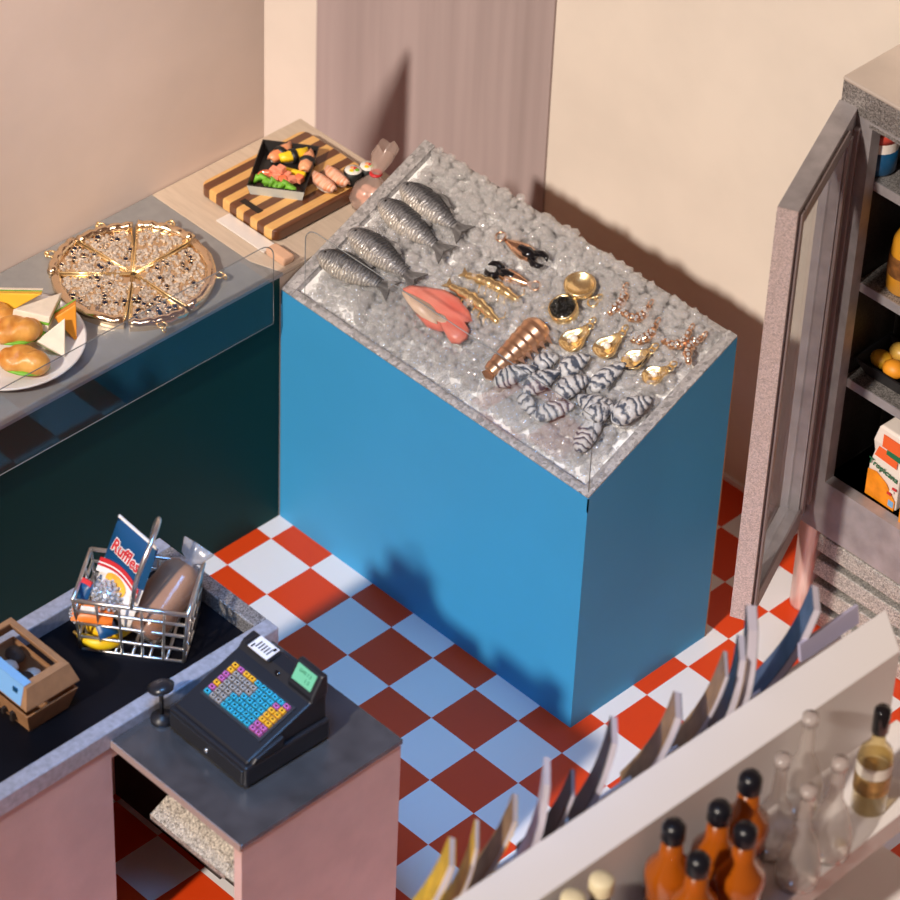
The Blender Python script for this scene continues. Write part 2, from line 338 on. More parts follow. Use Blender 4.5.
# ------------------------------------------------------------------ refrigerator
FX0, FX1, FY, FYB, FZ = 2.93, 6.6, 5.32, 6.9, 10.72
t = thing('refrigerator', 'silver glitter refrigerator with its glass door swung open', 'refrigerator', (0, 0, 0))
fr = MB(); IX0, IX1, IZ0, IZ1 = 3.57, 5.95, 3.08, 10.16
fr.b2((FX0, FY, 2.0), (IX0, FY+.22, FZ)).b2((IX1, FY, 2.0), (FX1, FY+.22, FZ)).b2((IX0, FY, 2.0), (IX1, FY+.22, IZ0)).b2((IX0, FY, IZ1), (IX1, FY+.22, FZ))
fr.build('front_frame', silver_p, t)
MB().b2((FX0, FY-.012, IZ1+.05), (FX1, FY, FZ)).build('header', glit, t)
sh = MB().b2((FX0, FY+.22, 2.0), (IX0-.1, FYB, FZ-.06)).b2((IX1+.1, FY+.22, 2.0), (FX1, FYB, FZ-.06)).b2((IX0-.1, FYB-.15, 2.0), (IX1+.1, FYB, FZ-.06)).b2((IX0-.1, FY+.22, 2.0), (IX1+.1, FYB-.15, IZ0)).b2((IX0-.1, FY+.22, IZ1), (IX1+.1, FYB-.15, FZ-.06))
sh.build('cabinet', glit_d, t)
MB().b2((FX0-.02, FY-.02, FZ-.06), (FX1+.02, FYB, FZ+.02)).build('top_panel', mat('warm_silver', (.62, .54, .48), .4, .3, var=.08, scale=6), t, .03)
MB().b2((IX0-.05, FY-.015, IZ1-.06), (FX1, FY+.0, IZ1)).build('trim', glit, t)
for (z, d) in ((9.0, .3), (7.05, .28), (5.12, .3)):
    s_ = MB().b2((IX0-.08, FY+.26, z-.1), (IX1+.08, FYB-.16, z)).build('shelf', glit, t)
    MB().b2((IX0-.08, FY+.235, z-.16), (IX1+.08, FY+.262, z+.01)).build('shelf_edge', silver_p, s_)
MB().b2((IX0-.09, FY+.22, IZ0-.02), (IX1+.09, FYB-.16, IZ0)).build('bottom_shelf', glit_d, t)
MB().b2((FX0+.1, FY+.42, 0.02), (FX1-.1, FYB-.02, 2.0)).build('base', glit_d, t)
slat_m = mat('lit_silver_glitter', (.48, .46, .43), .38, .4, var=.55, scale=260, vor=True, bump=.3, bscale=220)  # lighter copy of the silver glitter; light on the slats put into its colour
for k in range(4):
    z = 1.58-k*.52
    MB().extr([(FX0+.62, FY+.02, z), (FX0+.62, FY+.06, z+.32), (FX0+.62, FY+.26, z+.32), (FX0+.62, FY+.26, z)], (FX1-FX0-.75, 0, 0)).build('grill_slat', slat_m, t, .02)
MB().loft([ell(.27, .24, 16, z, FX0+.33, FY+.30) for z in (0, .05, 1.0, 1.95, 2.0)]).build('leg', mat('pink_silver_foil', (.72, .52, .48), .35, .4, var=.2, scale=12, stretch=(3, 3, .4), bump=.3, bscale=14), t)
# door: hinge at the frame's left edge, free edge towards the front
d = Vector((1.20, -2.76, 0)); DL = d.length; d.normalize(); n_ = Vector((-d.y, d.x, 0))        # n_ faces +x
DM = basis(d, n_, (0, 0, 1), (FX0+.02, FY-.03, 0))
dm = MB(); DZ0, DZ1, TH, FW = 2.22, 10.32, .32, .30
def dbox(a, b_, c, e, y0=-TH, y1=0, m=None): (m or dm).b2((a, y0+TH*.9, c), (b_, y1+TH*.9, e), 0, DM)
dbox(.0, FW*1.9, DZ0, DZ1); dbox(DL-FW*.8, DL-.02, DZ0, DZ1); dbox(FW*1.9, DL-FW*.8, DZ1-FW, DZ1); dbox(FW*1.9, DL-FW*.8, DZ0, DZ0+FW*1.3)
door = dm.build('door', silver_p, t)
m = MB(); dbox(DL-.02, DL, DZ0, DZ1, -TH, 0, m); m.build('door_edge', glit_p, door)
m = MB(); dbox(FW*1.9, DL-FW*.8, DZ0+FW*1.3, DZ1-FW, -TH*.6, -TH*.5, m); m.build('door_pane', acryl, door)
m = MB()
dbox(.05, FW*.8, DZ0+.3, DZ1-.3, 0, .10, m); dbox(FW*1.3, FW*1.8, DZ0+.3, DZ1-.3, 0, .06, m); dbox(FW*1.9, DL-FW*.9, DZ1-FW*1.15, DZ1-.1, 0, .05, m); dbox(FW*1.9, DL-FW*.9, DZ0+.1, DZ0+.45, 0, .05, m); dbox(DL-FW*.8, DL-.1, DZ0+.1, DZ1-.1, 0, .05, m)
m.build('door_gasket', mat('mauve_grey_gasket', (.30, .25, .25), .45, .3), door, .015)
# food in the refrigerator
def P3(u, v, y): return un(u, v, 'y', y)
def carton(name, label, x, y, z, rz=0, hh=1.55):
    t = thing(name, label, 'carton', (x, y, z), 'juice cartons on the bottom shelf', rz)
    w_, dd = .36, .30; wh = mat('carton_white', (.80, .72, .66), .45) if 'carton_white' not in bpy.data.materials else bpy.data.materials['carton_white']
    prof = [(w_, dd, 0), (w_*.98, dd, hh*.42), (w_*.86, dd*.85, hh*.62), (w_*.95, dd*.95, hh*.78), (w_*.8, dd*.8, hh*.97), (w_*.7, dd*.7, hh)]
    MB().loft([[(-a, -b_, q), (a, -b_, q), (a, b_, q), (-a, b_, q)] for a, b_, q in prof], smooth=False).build('body', wh, t, .02)
    F = basis((1, 0, 0), (0, 0, 1), (0, -1, 0), (0, -dd-.012, 0))
    m = MB().add([(-.34, 0, .02), (.34, 0, .02), (.34, .22, .02), (.1, .5, .02), (-.15, .62, .02), (-.34, .58, .02)], [(0, 1, 2, 3, 4, 5)], 0, False, F); m.build('orange_fruit', mat('fruit_orange', (.85, .27, .01), .4, var=.2, scale=20), t)
    m = MB().add([(-.26, .93, .0), (.26, .90, .0), (.24, 1.12, -.035), (-.2, 1.16, -.04)], [(0, 1, 2, 3)], 0, False, F)
    m.add([(-.12, 1.2, -.0), (.30, 1.2, -.0), (.26, 1.45, -.03), (-.14, 1.45, -.03)], [(0, 1, 2, 3)], 0, False, F); m.build('label_panel', mat('label_orange_red', (.80, .13, .03), .4) if 'label_orange_red' not in bpy.data.materials else bpy.data.materials['label_orange_red'], t)
    m = MB().add([(.0, 1.10, .01), (.34, 1.08, .01), (.34, 1.24, -.01), (.0, 1.25, -.01)], [(0, 1, 2, 3)], 0, False, F); m.build('green_badge', greenp, t)
    MB().text('Tropicana', .17, F @ tr(.0, .74, .03) @ rot('Z', -8), 0, .004, fat=.003).build('brand_lettering', greenp, t)
    m = MB()
    for k in range(3): m.box((.2+k*.05, .33+k*.08, .03), (.1, .05, .01), k % 2, F)
    m.build('straw', [redm, paper], t)
    MB().box((.26, .13, .025), (.12, .13, .01), 0, F).build('blue_badge', lblue, t)
    return t
carton('juice_carton', 'white orange-juice carton leftmost on the bottom fridge shelf', 4.50, FY+.58, IZ0, -.03).scale = (.92, .92, .92)
carton('juice_carton', 'orange juice carton at the frame edge, right of the leftmost carton', 5.32, FY+.50, IZ0, .1)
carton('juice_carton', 'juice carton half hidden behind the front two in the fridge', 5.0, FY+1.18, IZ0, 0, 1.6)
p = P3(882, 152, FY+.55)
t = thing('soda_can', 'blue, white and red soda can on the top fridge shelf', 'can', (p[0]-.05, p[1], 9.0), None, .0)
MB().lathe([(.24, 0), (.29, .06), (.29, .45)], 20).build('can_body', navy, t); MB().lathe([(.29, .45), (.29, .62)], 20, cap=False).build('white_band', paper, t)
MB().lathe([(.29, .62), (.29, .75), (.24, .84), (.22, .82)], 20).build('red_band', mat('can_red', (.55, .06, .04), .35), t)
t = thing('milk_bottle', 'white bottle beside the soda can on the top fridge shelf', 'bottle', (4.75, FY+.7, 9.0))
MB().lathe([(.28, 0), (.3, .05), (.3, .55), (.14, .8), (.13, .9)], 18).build('bottle_body', white_c, t); MB().lathe([(.15, .88), (.15, 1.0), (.02, 1.01)], 14).build('cap', lblue, t)
p = P3(893, 262, FY+.7)
t = thing('juice_bottle', 'amber yellow juice bottle on the second fridge shelf', 'bottle', tuple(un(906, 288, 'z', 7.05)))
MB().lathe([(.28, 0), (.33, .06), (.34, .5), (.30, .95), (.16, 1.25), (.13, 1.4)], 20).build('bottle_body', mat('amber_juice', (.62, .28, .02), .3, coat=.4), t)
MB().lathe([(.345, .35), (.335, .72)], 20, cap=False).build('label', mat('brown_label', (.20, .08, .02), .5, var=.5, scale=30), t); MB().lathe([(.15, 1.38), (.15, 1.55), (.02, 1.56)], 14).build('cap', black, t)
TX, TY = un(899, 378, 'z', 5.12)[:2]
t = thing('deli_tray', 'black deli tray of orange and yellow pieces on the third fridge shelf', 'food tray', (TX, TY, 5.12), None, .0)
MB().loft([[(-a, -b_, z), (a, -b_, z), (a, b_, z), (-a, b_, z)] for a, b_, z in ((.42, .32, 0), (.62, .46, .32), (.58, .42, .32), (.40, .30, .05))], smooth=False).build('tray', black, t)
for i, (x, y, z) in enumerate(((-.32, -.1, .25), (.0, -.18, .28), (.3, -.1, .26), (-.15, .15, .36), (.2, .14, .40))):
    tag(MB().ball((TX+x, TY+y, 5.12+z), (.2, .17, .15), 12, 8).build('food_piece', (chees, oran, chees, mat('yellow_brown', (.55, .33, .06), .4), chees)[i]),
        ('pale yellow food ball at the left end of the black tray', 'orange food ball at the front of the black tray', 'yellow food ball at the right end of the black tray', 'brownish yellow food ball on top of the tray heap', 'yellow food ball topmost in the black tray')[i], 'food', 'pieces in the deli tray')

# ------------------------------------------------------------------ ice
def make_ice():
    nr = np.random.default_rng(3); vars_ = []
    for k in range(8):
        bm = bmesh.new(); bmesh.ops.create_icosphere(bm, subdivisions=2 if k % 2 else 1, radius=1)
        V = np.array([v.co[:] for v in bm.verts]); F = [[v.index for v in f.verts] for f in bm.faces]; bm.free()
        e = nr.uniform(.35, .8); V = np.sign(V)*np.abs(V)**e; V /= np.abs(V).max(); V *= nr.uniform(.75, 1.1, 3); V += nr.normal(0, .03, V.shape); vars_.append((V, F))
    Vs, Fs, off = [], [], 0; pts = []
    x = X0+.30
    dx = .155
    for layer in range(3):
        ny = 26; nx = 52
        for i in range(nx):
            for j in range(ny):
                px = X0+.34+(X1-X0-.57)*(i+.5*(j % 2))/nx+nr.normal(0, .03); q = .17+(3.44-.17)*j/(ny-1)+nr.normal(0, .03)
                if px > X1-.235 or px < X0+.33: continue
                edge = min(px-X0-.24, X1-.2-px, q-.1)
                h = -.17+layer*.095+nr.normal(0, .03)+(.05*math.sin(px*2.1)*math.sin(q*2.7) if layer else 0)+(.08*max(0, (q-2.6))/.9 if layer else 0)
                if edge < .18 and layer > 0: h -= .09
                if layer == 2 and nr.random() < .45: continue
                if q < .45 and layer == 2: continue
                pts.append((px, q, h))
    for px, q, h in pts:
        V, F = vars_[nr.integers(8)]; r = nr.uniform(.060, .105)
        A = np.linalg.qr(nr.normal(size=(3, 3)))[0]; c = IO+np.array([px, 0, 0])+IV*q*1.0+IN*h
        Vs.append(((V*r) @ A.T+c)*T); Fs += [[a+off for a in f] for f in F]; off += len(V)
    me = bpy.data.meshes.new('crushed_ice'); me.from_pydata(np.concatenate(Vs).tolist(), [], Fs); me.materials.append(ice_m)
    me.polygons.foreach_set('use_smooth', [True]*len(me.polygons)); o = bpy.data.objects.new('crushed_ice', me); C.objects.link(o)
    tag(o, 'heap of clear ice beads filling the blue counter top', 'ice', kind='stuff')
make_ice()

# ------------------------------------------------------------------ seafood on the ice
fishm = bpy.data.materials.new('fish_scales'); fishm.use_nodes = True; nt = fishm.node_tree; b = nt.nodes['Principled BSDF']; b.inputs['Roughness'].default_value = .32; b.inputs['Metallic'].default_value = .25
tc = node(nt, 'ShaderNodeTexCoord'); sp = node(nt, 'ShaderNodeSeparateXYZ'); nt.links.new(tc.outputs['Object'], sp.inputs[0])
mr = node(nt, 'ShaderNodeMapRange'); mr.inputs[1].default_value = .24*T; mr.inputs[2].default_value = -.24*T; nt.links.new(sp.outputs['Y'], mr.inputs[0])
nz = node(nt, 'ShaderNodeTexNoise'); nz.inputs['Scale'].default_value = 40; nt.links.new(tc.outputs['Object'], nz.inputs['Vector'])
ad = node(nt, 'ShaderNodeMath', operation='MULTIPLY_ADD'); ad.inputs[1].default_value = .35; nt.links.new(nz.outputs[0], ad.inputs[0]); nt.links.new(mr.outputs[0], ad.inputs[2])
cr = node(nt, 'ShaderNodeValToRGB'); e = cr.color_ramp.elements; e[0].position = .30; e[0].color = (.72, .66, .58, 1); e[1].position = .90; e[1].color = (.07, .075, .085, 1)
x = cr.color_ramp.elements.new(.58); x.color = (.40, .40, .415, 1); nt.links.new(ad.outputs[0], cr.inputs[0])
wv = node(nt, 'ShaderNodeTexWave', wave_type='BANDS', bands_direction='X'); wv.inputs['Scale'].default_value = 27; wv.inputs['Distortion'].default_value = 7; wv.inputs['Detail Scale'].default_value = 1.5; nt.links.new(tc.outputs['Object'], wv.inputs['Vector'])
ml = node(nt, 'ShaderNodeMix', data_type='RGBA', blend_type='MULTIPLY'); ml.inputs[0].default_value = .6; nt.links.new(cr.outputs[0], ml.inputs[6])
r2 = node(nt, 'ShaderNodeValToRGB'); r2.color_ramp.elements[0].color = (.22, .22, .26, 1); r2.color_ramp.elements[1].color = (1, 1, 1, 1); nt.links.new(wv.outputs[0], r2.inputs[0]); nt.links.new(r2.outputs[0], ml.inputs[7])
nt.links.new(ml.outputs[2], b.inputs['Base Color'])
bp = node(nt, 'ShaderNodeBump'); bp.inputs['Strength'].default_value = .55; bp.inputs['Distance'].default_value = .006; nt.links.new(wv.outputs[0], bp.inputs['Height']); nt.links.new(bp.outputs[0], b.inputs['Normal'])
fin_m = mat('fish_fin', (.16, .155, .155), .45, .2, var=.5, scale=40, stretch=(.3, 3, 1))
def fish(label, tail, head, flip=1):
    M, L = on_ice(tail, head, .10)
    t = thing('grey_fish', label, 'fish', group='whole fish on the ice', M=M)
    prof = [(-.30, .075), (-.22, .10), (-.1, .165), (.05, .215), (.2, .225), (.33, .19), (.42, .13), (.48, .07), (.5, .02)]
    rings = []
    for x, r in [(a, b*1.16) for a, b in prof]: rings.append([(x*L, r*math.cos(a)*.98, r*.62*math.sin(a)) for a in [2*pi*i/16 for i in range(16)]])
    MB().loft(rings).build('body', fishm, t)
    tl = [(-.29, .07, 0), (-.36, .10, .02), (-.5, .23, .05), (-.47, .10, .03), (-.43, 0, .02), (-.47, -.12, .03), (-.5, -.20, .04), (-.36, -.09, .02), (-.29, -.07, 0)]
    MB().extr([(a*L, b_, c-.02) for a, b_, c in tl], (0, 0, .035)).build('tail_fin', fin_m, t)
    MB().extr([(.22*L, -.20, -.01), (.02*L, -.32, -.01), (-.12*L, -.22, -.01), (-.1*L, -.15, -.01), (.2*L, -.18, -.01)], (0, 0, .03)).build('dorsal_fin', fin_m, t)
    MB().ball((.40*L, -.035, .095), (.03, .03, .02), 10, 6).build('eye', onyx, t)
    MB().extr([(.22*L, .04, .14), (.10*L, .12, .135), (.12*L, .04, .15)], (0, 0, .015)).build('pectoral_fin', fin_m, t)
    return t
fish('grey fish nearest the clear front edge, lowest of the four', (395, 292), (318, 253))
fish('grey fish second up from the front edge, above the pink fillet', (420, 284), (349, 230))
fish('grey fish third up from the front edge, with bluish flank', (449, 256), (379, 200))
fish('grey fish topmost of the four, nearest the back edge', (467, 236), (401, 184))
# pink fillet
M, L = on_ice((467, 337), (403, 290), .10)
t = thing('salmon_fillet', 'raw pink fish fillet on the ice below the grey fish', 'fish fillet', M=M)
out = [(.50, .0), (.46, .10), (.30, .22), (.10, .34), (-.10, .36), (-.30, .30), (-.42, .22), (-.36, .14), (-.46, .10), (-.52, -.02), (-.50, -.14), (-.42, -.2), (-.33, -.17), (-.28, -.09), (-.2, -.17), (-.06, -.22), (.15, -.17), (.35, -.10)]
m = MB(); n = len(out)
m.loft([[(a*L*k, b_*k*1.2, z) for a, b_ in [(p_, -q_) for p_, q_ in out]] for k, z in ((.9, -.06), (1, 0), (.98, .06), (.82, .11), (.4, .14))])
m.build('flesh', mat('pink_flesh', (.76, .16, .12), .35, col2=(.82, .29, .22), scale=6, stretch=(1, 4, 1), sss=.1, coat=.3), t)
MB().loft([[(a*L*.66+.10*L, b_*.42+.06, z) for a, b_ in out] for z in (.06, .15)]).build('pale_belly', mat('pale_flesh', (.80, .58, .44), .4, coat=.3), t, 0)
# black and gold claws
def claw(label, tail, head, ringat=True, fat=1):
    M, L = on_ice(tail, head, .09); t = thing('crab_claw_charm', label, 'jewellery charm', group='black and gold claw charms', M=M)
    P = [(-.5, .03), (-.4, .06), (-.2, .12), (0, .15), (.15, .13), (.25, .09)]
    MB().loft([[(x*L, r*fat*math.cos(a), r*.7*math.sin(a)) for a in [2*pi*i/12 for i in range(12)]] for x, r in P]).build('claw_body', rose, t)
    MB().loft([[(x*L, r*fat*.8*math.cos(a), .035+r*.62*math.sin(a)) for a in [2*pi*i/12 for i in range(12)]] for x, r in ((-.22, .02), (-.1, .11), (.08, .135), (.26, .1))]).build('enamel_back', onyx, t)
    for s in (-1, 1):
        MB().tube([(.2*L, s*.06, .02), (.34*L, s*.12, .03), (.45*L, s*.10, .03), (.52*L, s*.04, .03)], [.06, .055, .045, .01], 8).build('pincer', onyx, t)
    if ringat: MB().ring((-.5*L-.09, 0, .03), .085, .018, 16).build('ring', rose, t)
    return t
claw('black and gold claw charm with ring, nearest the back edge', (505, 240), (545, 264))
claw('black and gold claw charm pointing back left, below the ringed one', (531, 285), (488, 268), True, .85)
# gold prawns
def prawn(label, tail, head):
    M, L = on_ice(tail, head, .10); t = thing('gold_prawn', label, 'jewellery charm', group='gold prawn charms', M=M)
    rings = []; K = 22
    for i in range(K+1):
        u = i/K; x = (u-.5)*L; r = (.035+.065*math.sin(pi*min(1, u*.95+.04))**.8)*(1+.14*math.sin(u*K*1.6)); y = .05*math.sin(pi*u*1.1)
        rings.append([(x, y+r*math.cos(a), r*.9*math.sin(a)) for a in [2*pi*j/10 for j in range(10)]])
    MB().loft(rings).build('body', gold, t)
    MB().extr([(-.48*L, .03, 0), (-.58*L, .10, .02), (-.55*L, 0, .02), (-.58*L, -.09, .02), (-.48*L, -.03, 0)], (0, 0, .025)).build('tail_fan', gold, t)
    m = MB()
    for k in range(5): m.tube([((-.2+k*.12)*L, -.05, 0), ((-.2+k*.12)*L+.02, -.13, -.02), ((-.2+k*.12)*L+.05, -.17, -.05)], .014, 5)
    m.build('legs', gold, t)
    MB().tube([(.48*L, .02, .04), (.56*L, .09, .09), (.5*L, .18, .08)], .01, 5).build('feeler', gold, t); return t
prawn('plain gold prawn charm beside the pink fillet', (450, 286), (499, 322))
prawn('plain gold prawn charm between the black claws and its twin', (466, 275), (519, 300))
# lobster tail
M, L = on_ice((490, 373), (543, 324), .14)
t = thing('lobster_tail', 'bronze ridged lobster tail lying beside the marbled shells', 'jewellery charm', M=M)
rings = []; K = 56
for i in range(K+1):
    u = i/K; r = (.14+.14*u**.8)*(1-.45*max(0, u-.9)/.1); s = (u*8) % 1; r *= 1+.10*(s-.4)
    rings.append([((u-.5)*L, r*math.cos(a), r*.8*math.sin(a)) for a in [2*pi*j/16 for j in range(16)]])
MB().loft(rings).build('shell', mat('bronze', (.88, .53, .33), .28, .9), t)
for k in range(7):
    u = .14+.115*k; r = .14+.14*u**.8
    MB().extr([((u-.5)*L, -r*.9, .0), ((u-.46)*L, -r-.13, -.04), ((u-.40)*L, -r*.9, .0)], (0, 0, .04)).build('side_fin', mat('bronze', (.88, .53, .33), .28, .9) if k == 0 else bpy.data.materials['bronze'], t)
MB().extr([(-.45*L, .06, -.02), (-.56*L, .12, -.03), (-.6*L, 0, -.03), (-.56*L, -.12, -.03), (-.45*L, -.06, -.02)], (0, 0, .04)).build('tail_fan', bpy.data.materials['bronze'], t)
# caviar tin
M, L = on_ice((558, 314), (570, 306), .13)
t = thing('caviar_tin', 'open gold tin of black caviar with its lid tipped back', 'caviar tin', M=M)
MB().lathe([(.21, -.12), (.24, -.08), (.24, .10), (.215, .10), (.2, .06)], 28).build('tin', gold, t)
m = MB().lathe([(.21, .08), (.2, .095), (.1, .10)], 24); nr2 = random.Random(5)
for k in range(80):
    a, q = nr2.uniform(0, 2*pi), .19*math.sqrt(nr2.random()); m.ball((q*math.cos(a), q*math.sin(a), .10), .026, 6, 4)
m.build('caviar', mat('black_caviar', (.008, .008, .007), .25, coat=.4), t)
lc = ice(580, 287, .18); Mi = M.inverted() @ Vector(lc)
LM = tr(*Mi) @ rot('Z', 0) @ rot('Y', 14)
MB().lathe([(.02, -.06), (.2, -.06), (.255, -.02), (.26, .08), (.235, .08), (.22, .02), (.02, .0)], 28, 0, LM).build('lid', gold, t)
p = M.inverted() @ Vector(ice(593, 302, .12)); m = MB()
m.ring(p, .085, .018); m.ring(p+Vector((.11, -.02, .03)), .07, .018, ax='y'); m.build('ring', gold, t)
# curled crystal shrimp
def curl(label, pts):
    q = [ice(u, v, .13) for u, v in pts]; c = sum(q)/len(q); M = basis((1, 0, 0), IV, IN, c); Mi = M.inverted()
    t = thing('curled_shrimp_charm', label, 'jewellery charm', group='curled gold shrimp charms', M=M)
    l = [Mi @ Vector(a) for a in q]; P = []
    for i in range(len(l)-1):
        for k in range(5): P.append(l[i].lerp(l[i+1], k/5))
    P.append(l[-1])
    for _ in range(3): P = [P[0]]+[(P[i-1]+2*P[i]+P[i+1])/4 for i in range(1, len(P)-1)]+[P[-1]]
    n = len(P); MB().tube(P, [(.035+.045*math.sin(pi*(i+.7)/(n+.4)))*(1+.2*math.sin(i*1.9)) for i in range(n)], 9).build('body', rose, t)
    m = MB()
    for i in range(1, n-1):
        if i % 2 == 0: m.ball(P[i]+Vector((rng.uniform(-.02, .02), rng.uniform(-.02, .02), .07)), .034, 6, 4)
        if i % 3 == 0: m.ball(P[i]+Vector((.05, -.03, .045)), .028, 6, 4)
    m.build('crystals', cryst, t)
    MB().ring(P[0]+Vector((0, .05, .02)), .06, .014, 14, ax='x').build('ring', rose, t); return t
curl('curled shrimp charm leftmost, beside the caviar lid', [(624, 289), (625, 297), (617, 308), (608, 314)])
curl('curled shrimp charm second along the back edge', [(649, 306), (644, 316), (633, 319), (622, 312)])
curl('curled shrimp charm in the middle, with a large ring', [(656, 324), (651, 335), (641, 341), (631, 340)])
curl('curled shrimp charm nearest the back right corner', [(690, 330), (684, 343), (673, 346), (662, 340)])
curl('curled shrimp charm closest to the right rail', [(703, 338), (693, 342), (687, 352), (689, 364)])
# gold oysters with pearl
pearl = mat('pearl', (.88, .82, .76), .2, coat=.6)
def oyster(label, u, v, ang, s=1, dark=False):
    c = ice(u, v, .09); M = basis((1, 0, 0), IV, IN, c) @ rot('Z', ang) @ rot('X', -8)
    t = thing('gold_oyster', label, 'jewellery charm', group='gold oysters with a pearl', M=M)
    R = []
    for k, (q, z) in enumerate(((.5, -.07), (.85, -.04), (1.0, .05), (.9, .05), (.75, .0), (.4, -.03))):
        R.append([(q*s*(.24*math.cos(a)+.05*(math.cos(a) > .7)), q*s*.205*math.sin(a)*(1-.35*math.cos(a)), z+.012*math.sin(5*a)) for a in [2*pi*i/22 for i in range(22)]])
    MB().loft(R).build('shell', gold, t)
    if dark: MB().tube([(s*1.02*.24*math.cos(a), s*1.02*.17*math.sin(a)*(1-.35*math.cos(a)), .03) for a in [2*pi*i/22 for i in range(12, 22)]], .025, 6).build('dark_rim', onyx, t)
    MB().ball((.0, .01, .03), .062*s, 10, 8).build('pearl', pearl, t)
    MB().ring((.30*s, 0, .04), .06, .016, 14).ring((.39*s, .02, .07), .06, .014, 14, ax='y').build('ring', gold, t); return t
oyster('gold oyster charm with a pearl, directly below the caviar tin', 575, 340, 80, 1.05)
oyster('gold oyster charm with a pearl, second from the caviar tin', 608, 347, 80)
oyster('gold oyster charm with a pearl and dark rim', 636, 360, 65, .92, True)
oyster('gold oyster charm with a pearl, nearest the right rail', 655, 376, 60, .85)
# marbled shells
shm = bpy.data.materials.new('marbled_shell'); shm.use_nodes = True; nt = shm.node_tree; b = nt.nodes['Principled BSDF']; b.inputs['Roughness'].default_value = .45
tc = node(nt, 'ShaderNodeTexCoord'); oi = node(nt, 'ShaderNodeObjectInfo'); av = node(nt, 'ShaderNodeVectorMath', operation='ADD'); nt.links.new(tc.outputs['Object'], av.inputs[0]); nt.links.new(oi.outputs['Location'], av.inputs[1])
wv = node(nt, 'ShaderNodeTexWave', wave_type='BANDS', bands_direction='X'); wv.inputs['Scale'].default_value = 13; wv.inputs['Distortion'].default_value = 17; wv.inputs['Detail'].default_value = 4; wv.inputs['Detail Scale'].default_value = .9
nt.links.new(av.outputs[0], wv.inputs['Vector']); cr = node(nt, 'ShaderNodeValToRGB'); e = cr.color_ramp.elements; e[0].position = .05; e[0].color = (.07, .085, .12, 1); e[1].position = .62; e[1].color = (.60, .60, .61, 1)
nt.links.new(wv.outputs[0], cr.inputs[0]); nt.links.new(cr.outputs[0], b.inputs['Base Color'])
bp = node(nt, 'ShaderNodeBump'); bp.inputs['Strength'].default_value = .5; bp.inputs['Distance'].default_value = .006; nt.links.new(wv.outputs[0], bp.inputs['Height']); nt.links.new(bp.outputs[0], b.inputs['Normal'])
def shell(label, tail, head, wd=.17, h=.14, roll=0):
    M, L = on_ice(tail, head, h, math.radians(roll)); t = thing('marbled_shell', label, 'shell', group='marbled shells on the ice', M=M)
    R = []
    for i in range(15):
        u = i/14; r = wd*(math.sin(pi*min(1, u**.75*.97+.02)))**.75+.01; r *= 1+.05*math.sin(u*34)
        R.append([((u-.5)*L, .04*math.sin(pi*u)+r*math.cos(a), r*.72*math.sin(a)) for a in [2*pi*j/14 for j in range(14)]])
    MB().loft(R).build('upper_valve', shm, t); return t
for lab, a, b_, wd, h, rl in (
    ('marbled shell half hidden at the back of the shells, under the lobster tail', (534, 369), (559, 356), .15, .08, 0),
    ('long marbled shell beside the narrow end of the lobster tail', (494, 384), (537, 368), .16, .16, 10),
    ('marbled shell second from the lobster tail, lying in the first row', (524, 393), (560, 371), .17, .20, 0),
    ('bluish marbled shell at the back of the pile, below the gold oyster', (560, 376), (590, 355), .17, .14, 0),
    ('marbled shell at the back right of the pile', (590, 391), (626, 363), .16, .12, -10),
    ('plump marbled shell in the middle of the pile', (556, 396), (589, 378), .18, .24, 0),
    ('marbled shell pointing right in the middle of the pile', (614, 410), (576, 396), .17, .2, 0),
    ('solitary marbled shell lying closest to the right rail', (612, 422), (652, 398), .2, .16, 0),
    ('marbled shell at the left end, standing on edge', (519, 396), (535, 417), .12, .14, 40),
    ('pinkish grey marbled shell behind the clear front guard', (534, 418), (576, 405), .15, .16, 0),
    ('marbled shell topmost of the two crossed at the front', (610, 408), (582, 414), .17, .26, 0),
    ('marbled shell lowest of all, pointing to the front edge', (577, 452), (606, 411), .17, .14, 0)):
    shell(lab, a, b_, wd, h, rl)

# ------------------------------------------------------------------ pizza
PZ = 5.27; pc = un(133.5, 273, 'z', 5.4)
topm = [mat('pave_crystal', (.74, .64, .55), .10, .5, var=.4, scale=150, vor=True), cryst_k, gold]
ang = [91, 1, -45, -131, -174, -221]
names = ['upper right slice of the gold crystal pizza, with dark stones', 'right slice of the gold crystal pizza, full of dark stones', 'narrow slice of the gold crystal pizza at the counter front', 'wide lower left slice of the gold crystal pizza', 'narrow left slice of the gold crystal pizza, facing the bread plate', 'upper left slice of the gold crystal pizza, plain crystals']
order = [(91, 1), (1, -45), (-45, -131), (-131, -174), (-174, -221), (139, 91)]
labs = ['slice of the gold crystal pizza pointing to the wooden counter, dotted with dark stones', 'slice of the gold crystal pizza nearest the blue counter, full of dark stones', 'widest slice of the gold crystal pizza, by the clear counter guard', 'slice of the gold crystal pizza nearest the plate of rolls', 'narrow slice of the gold crystal pizza along the left wall', 'plain slice of the gold crystal pizza at the far side, without dark stones']
darkn = [14, 28, 14, 12, 9, 0]
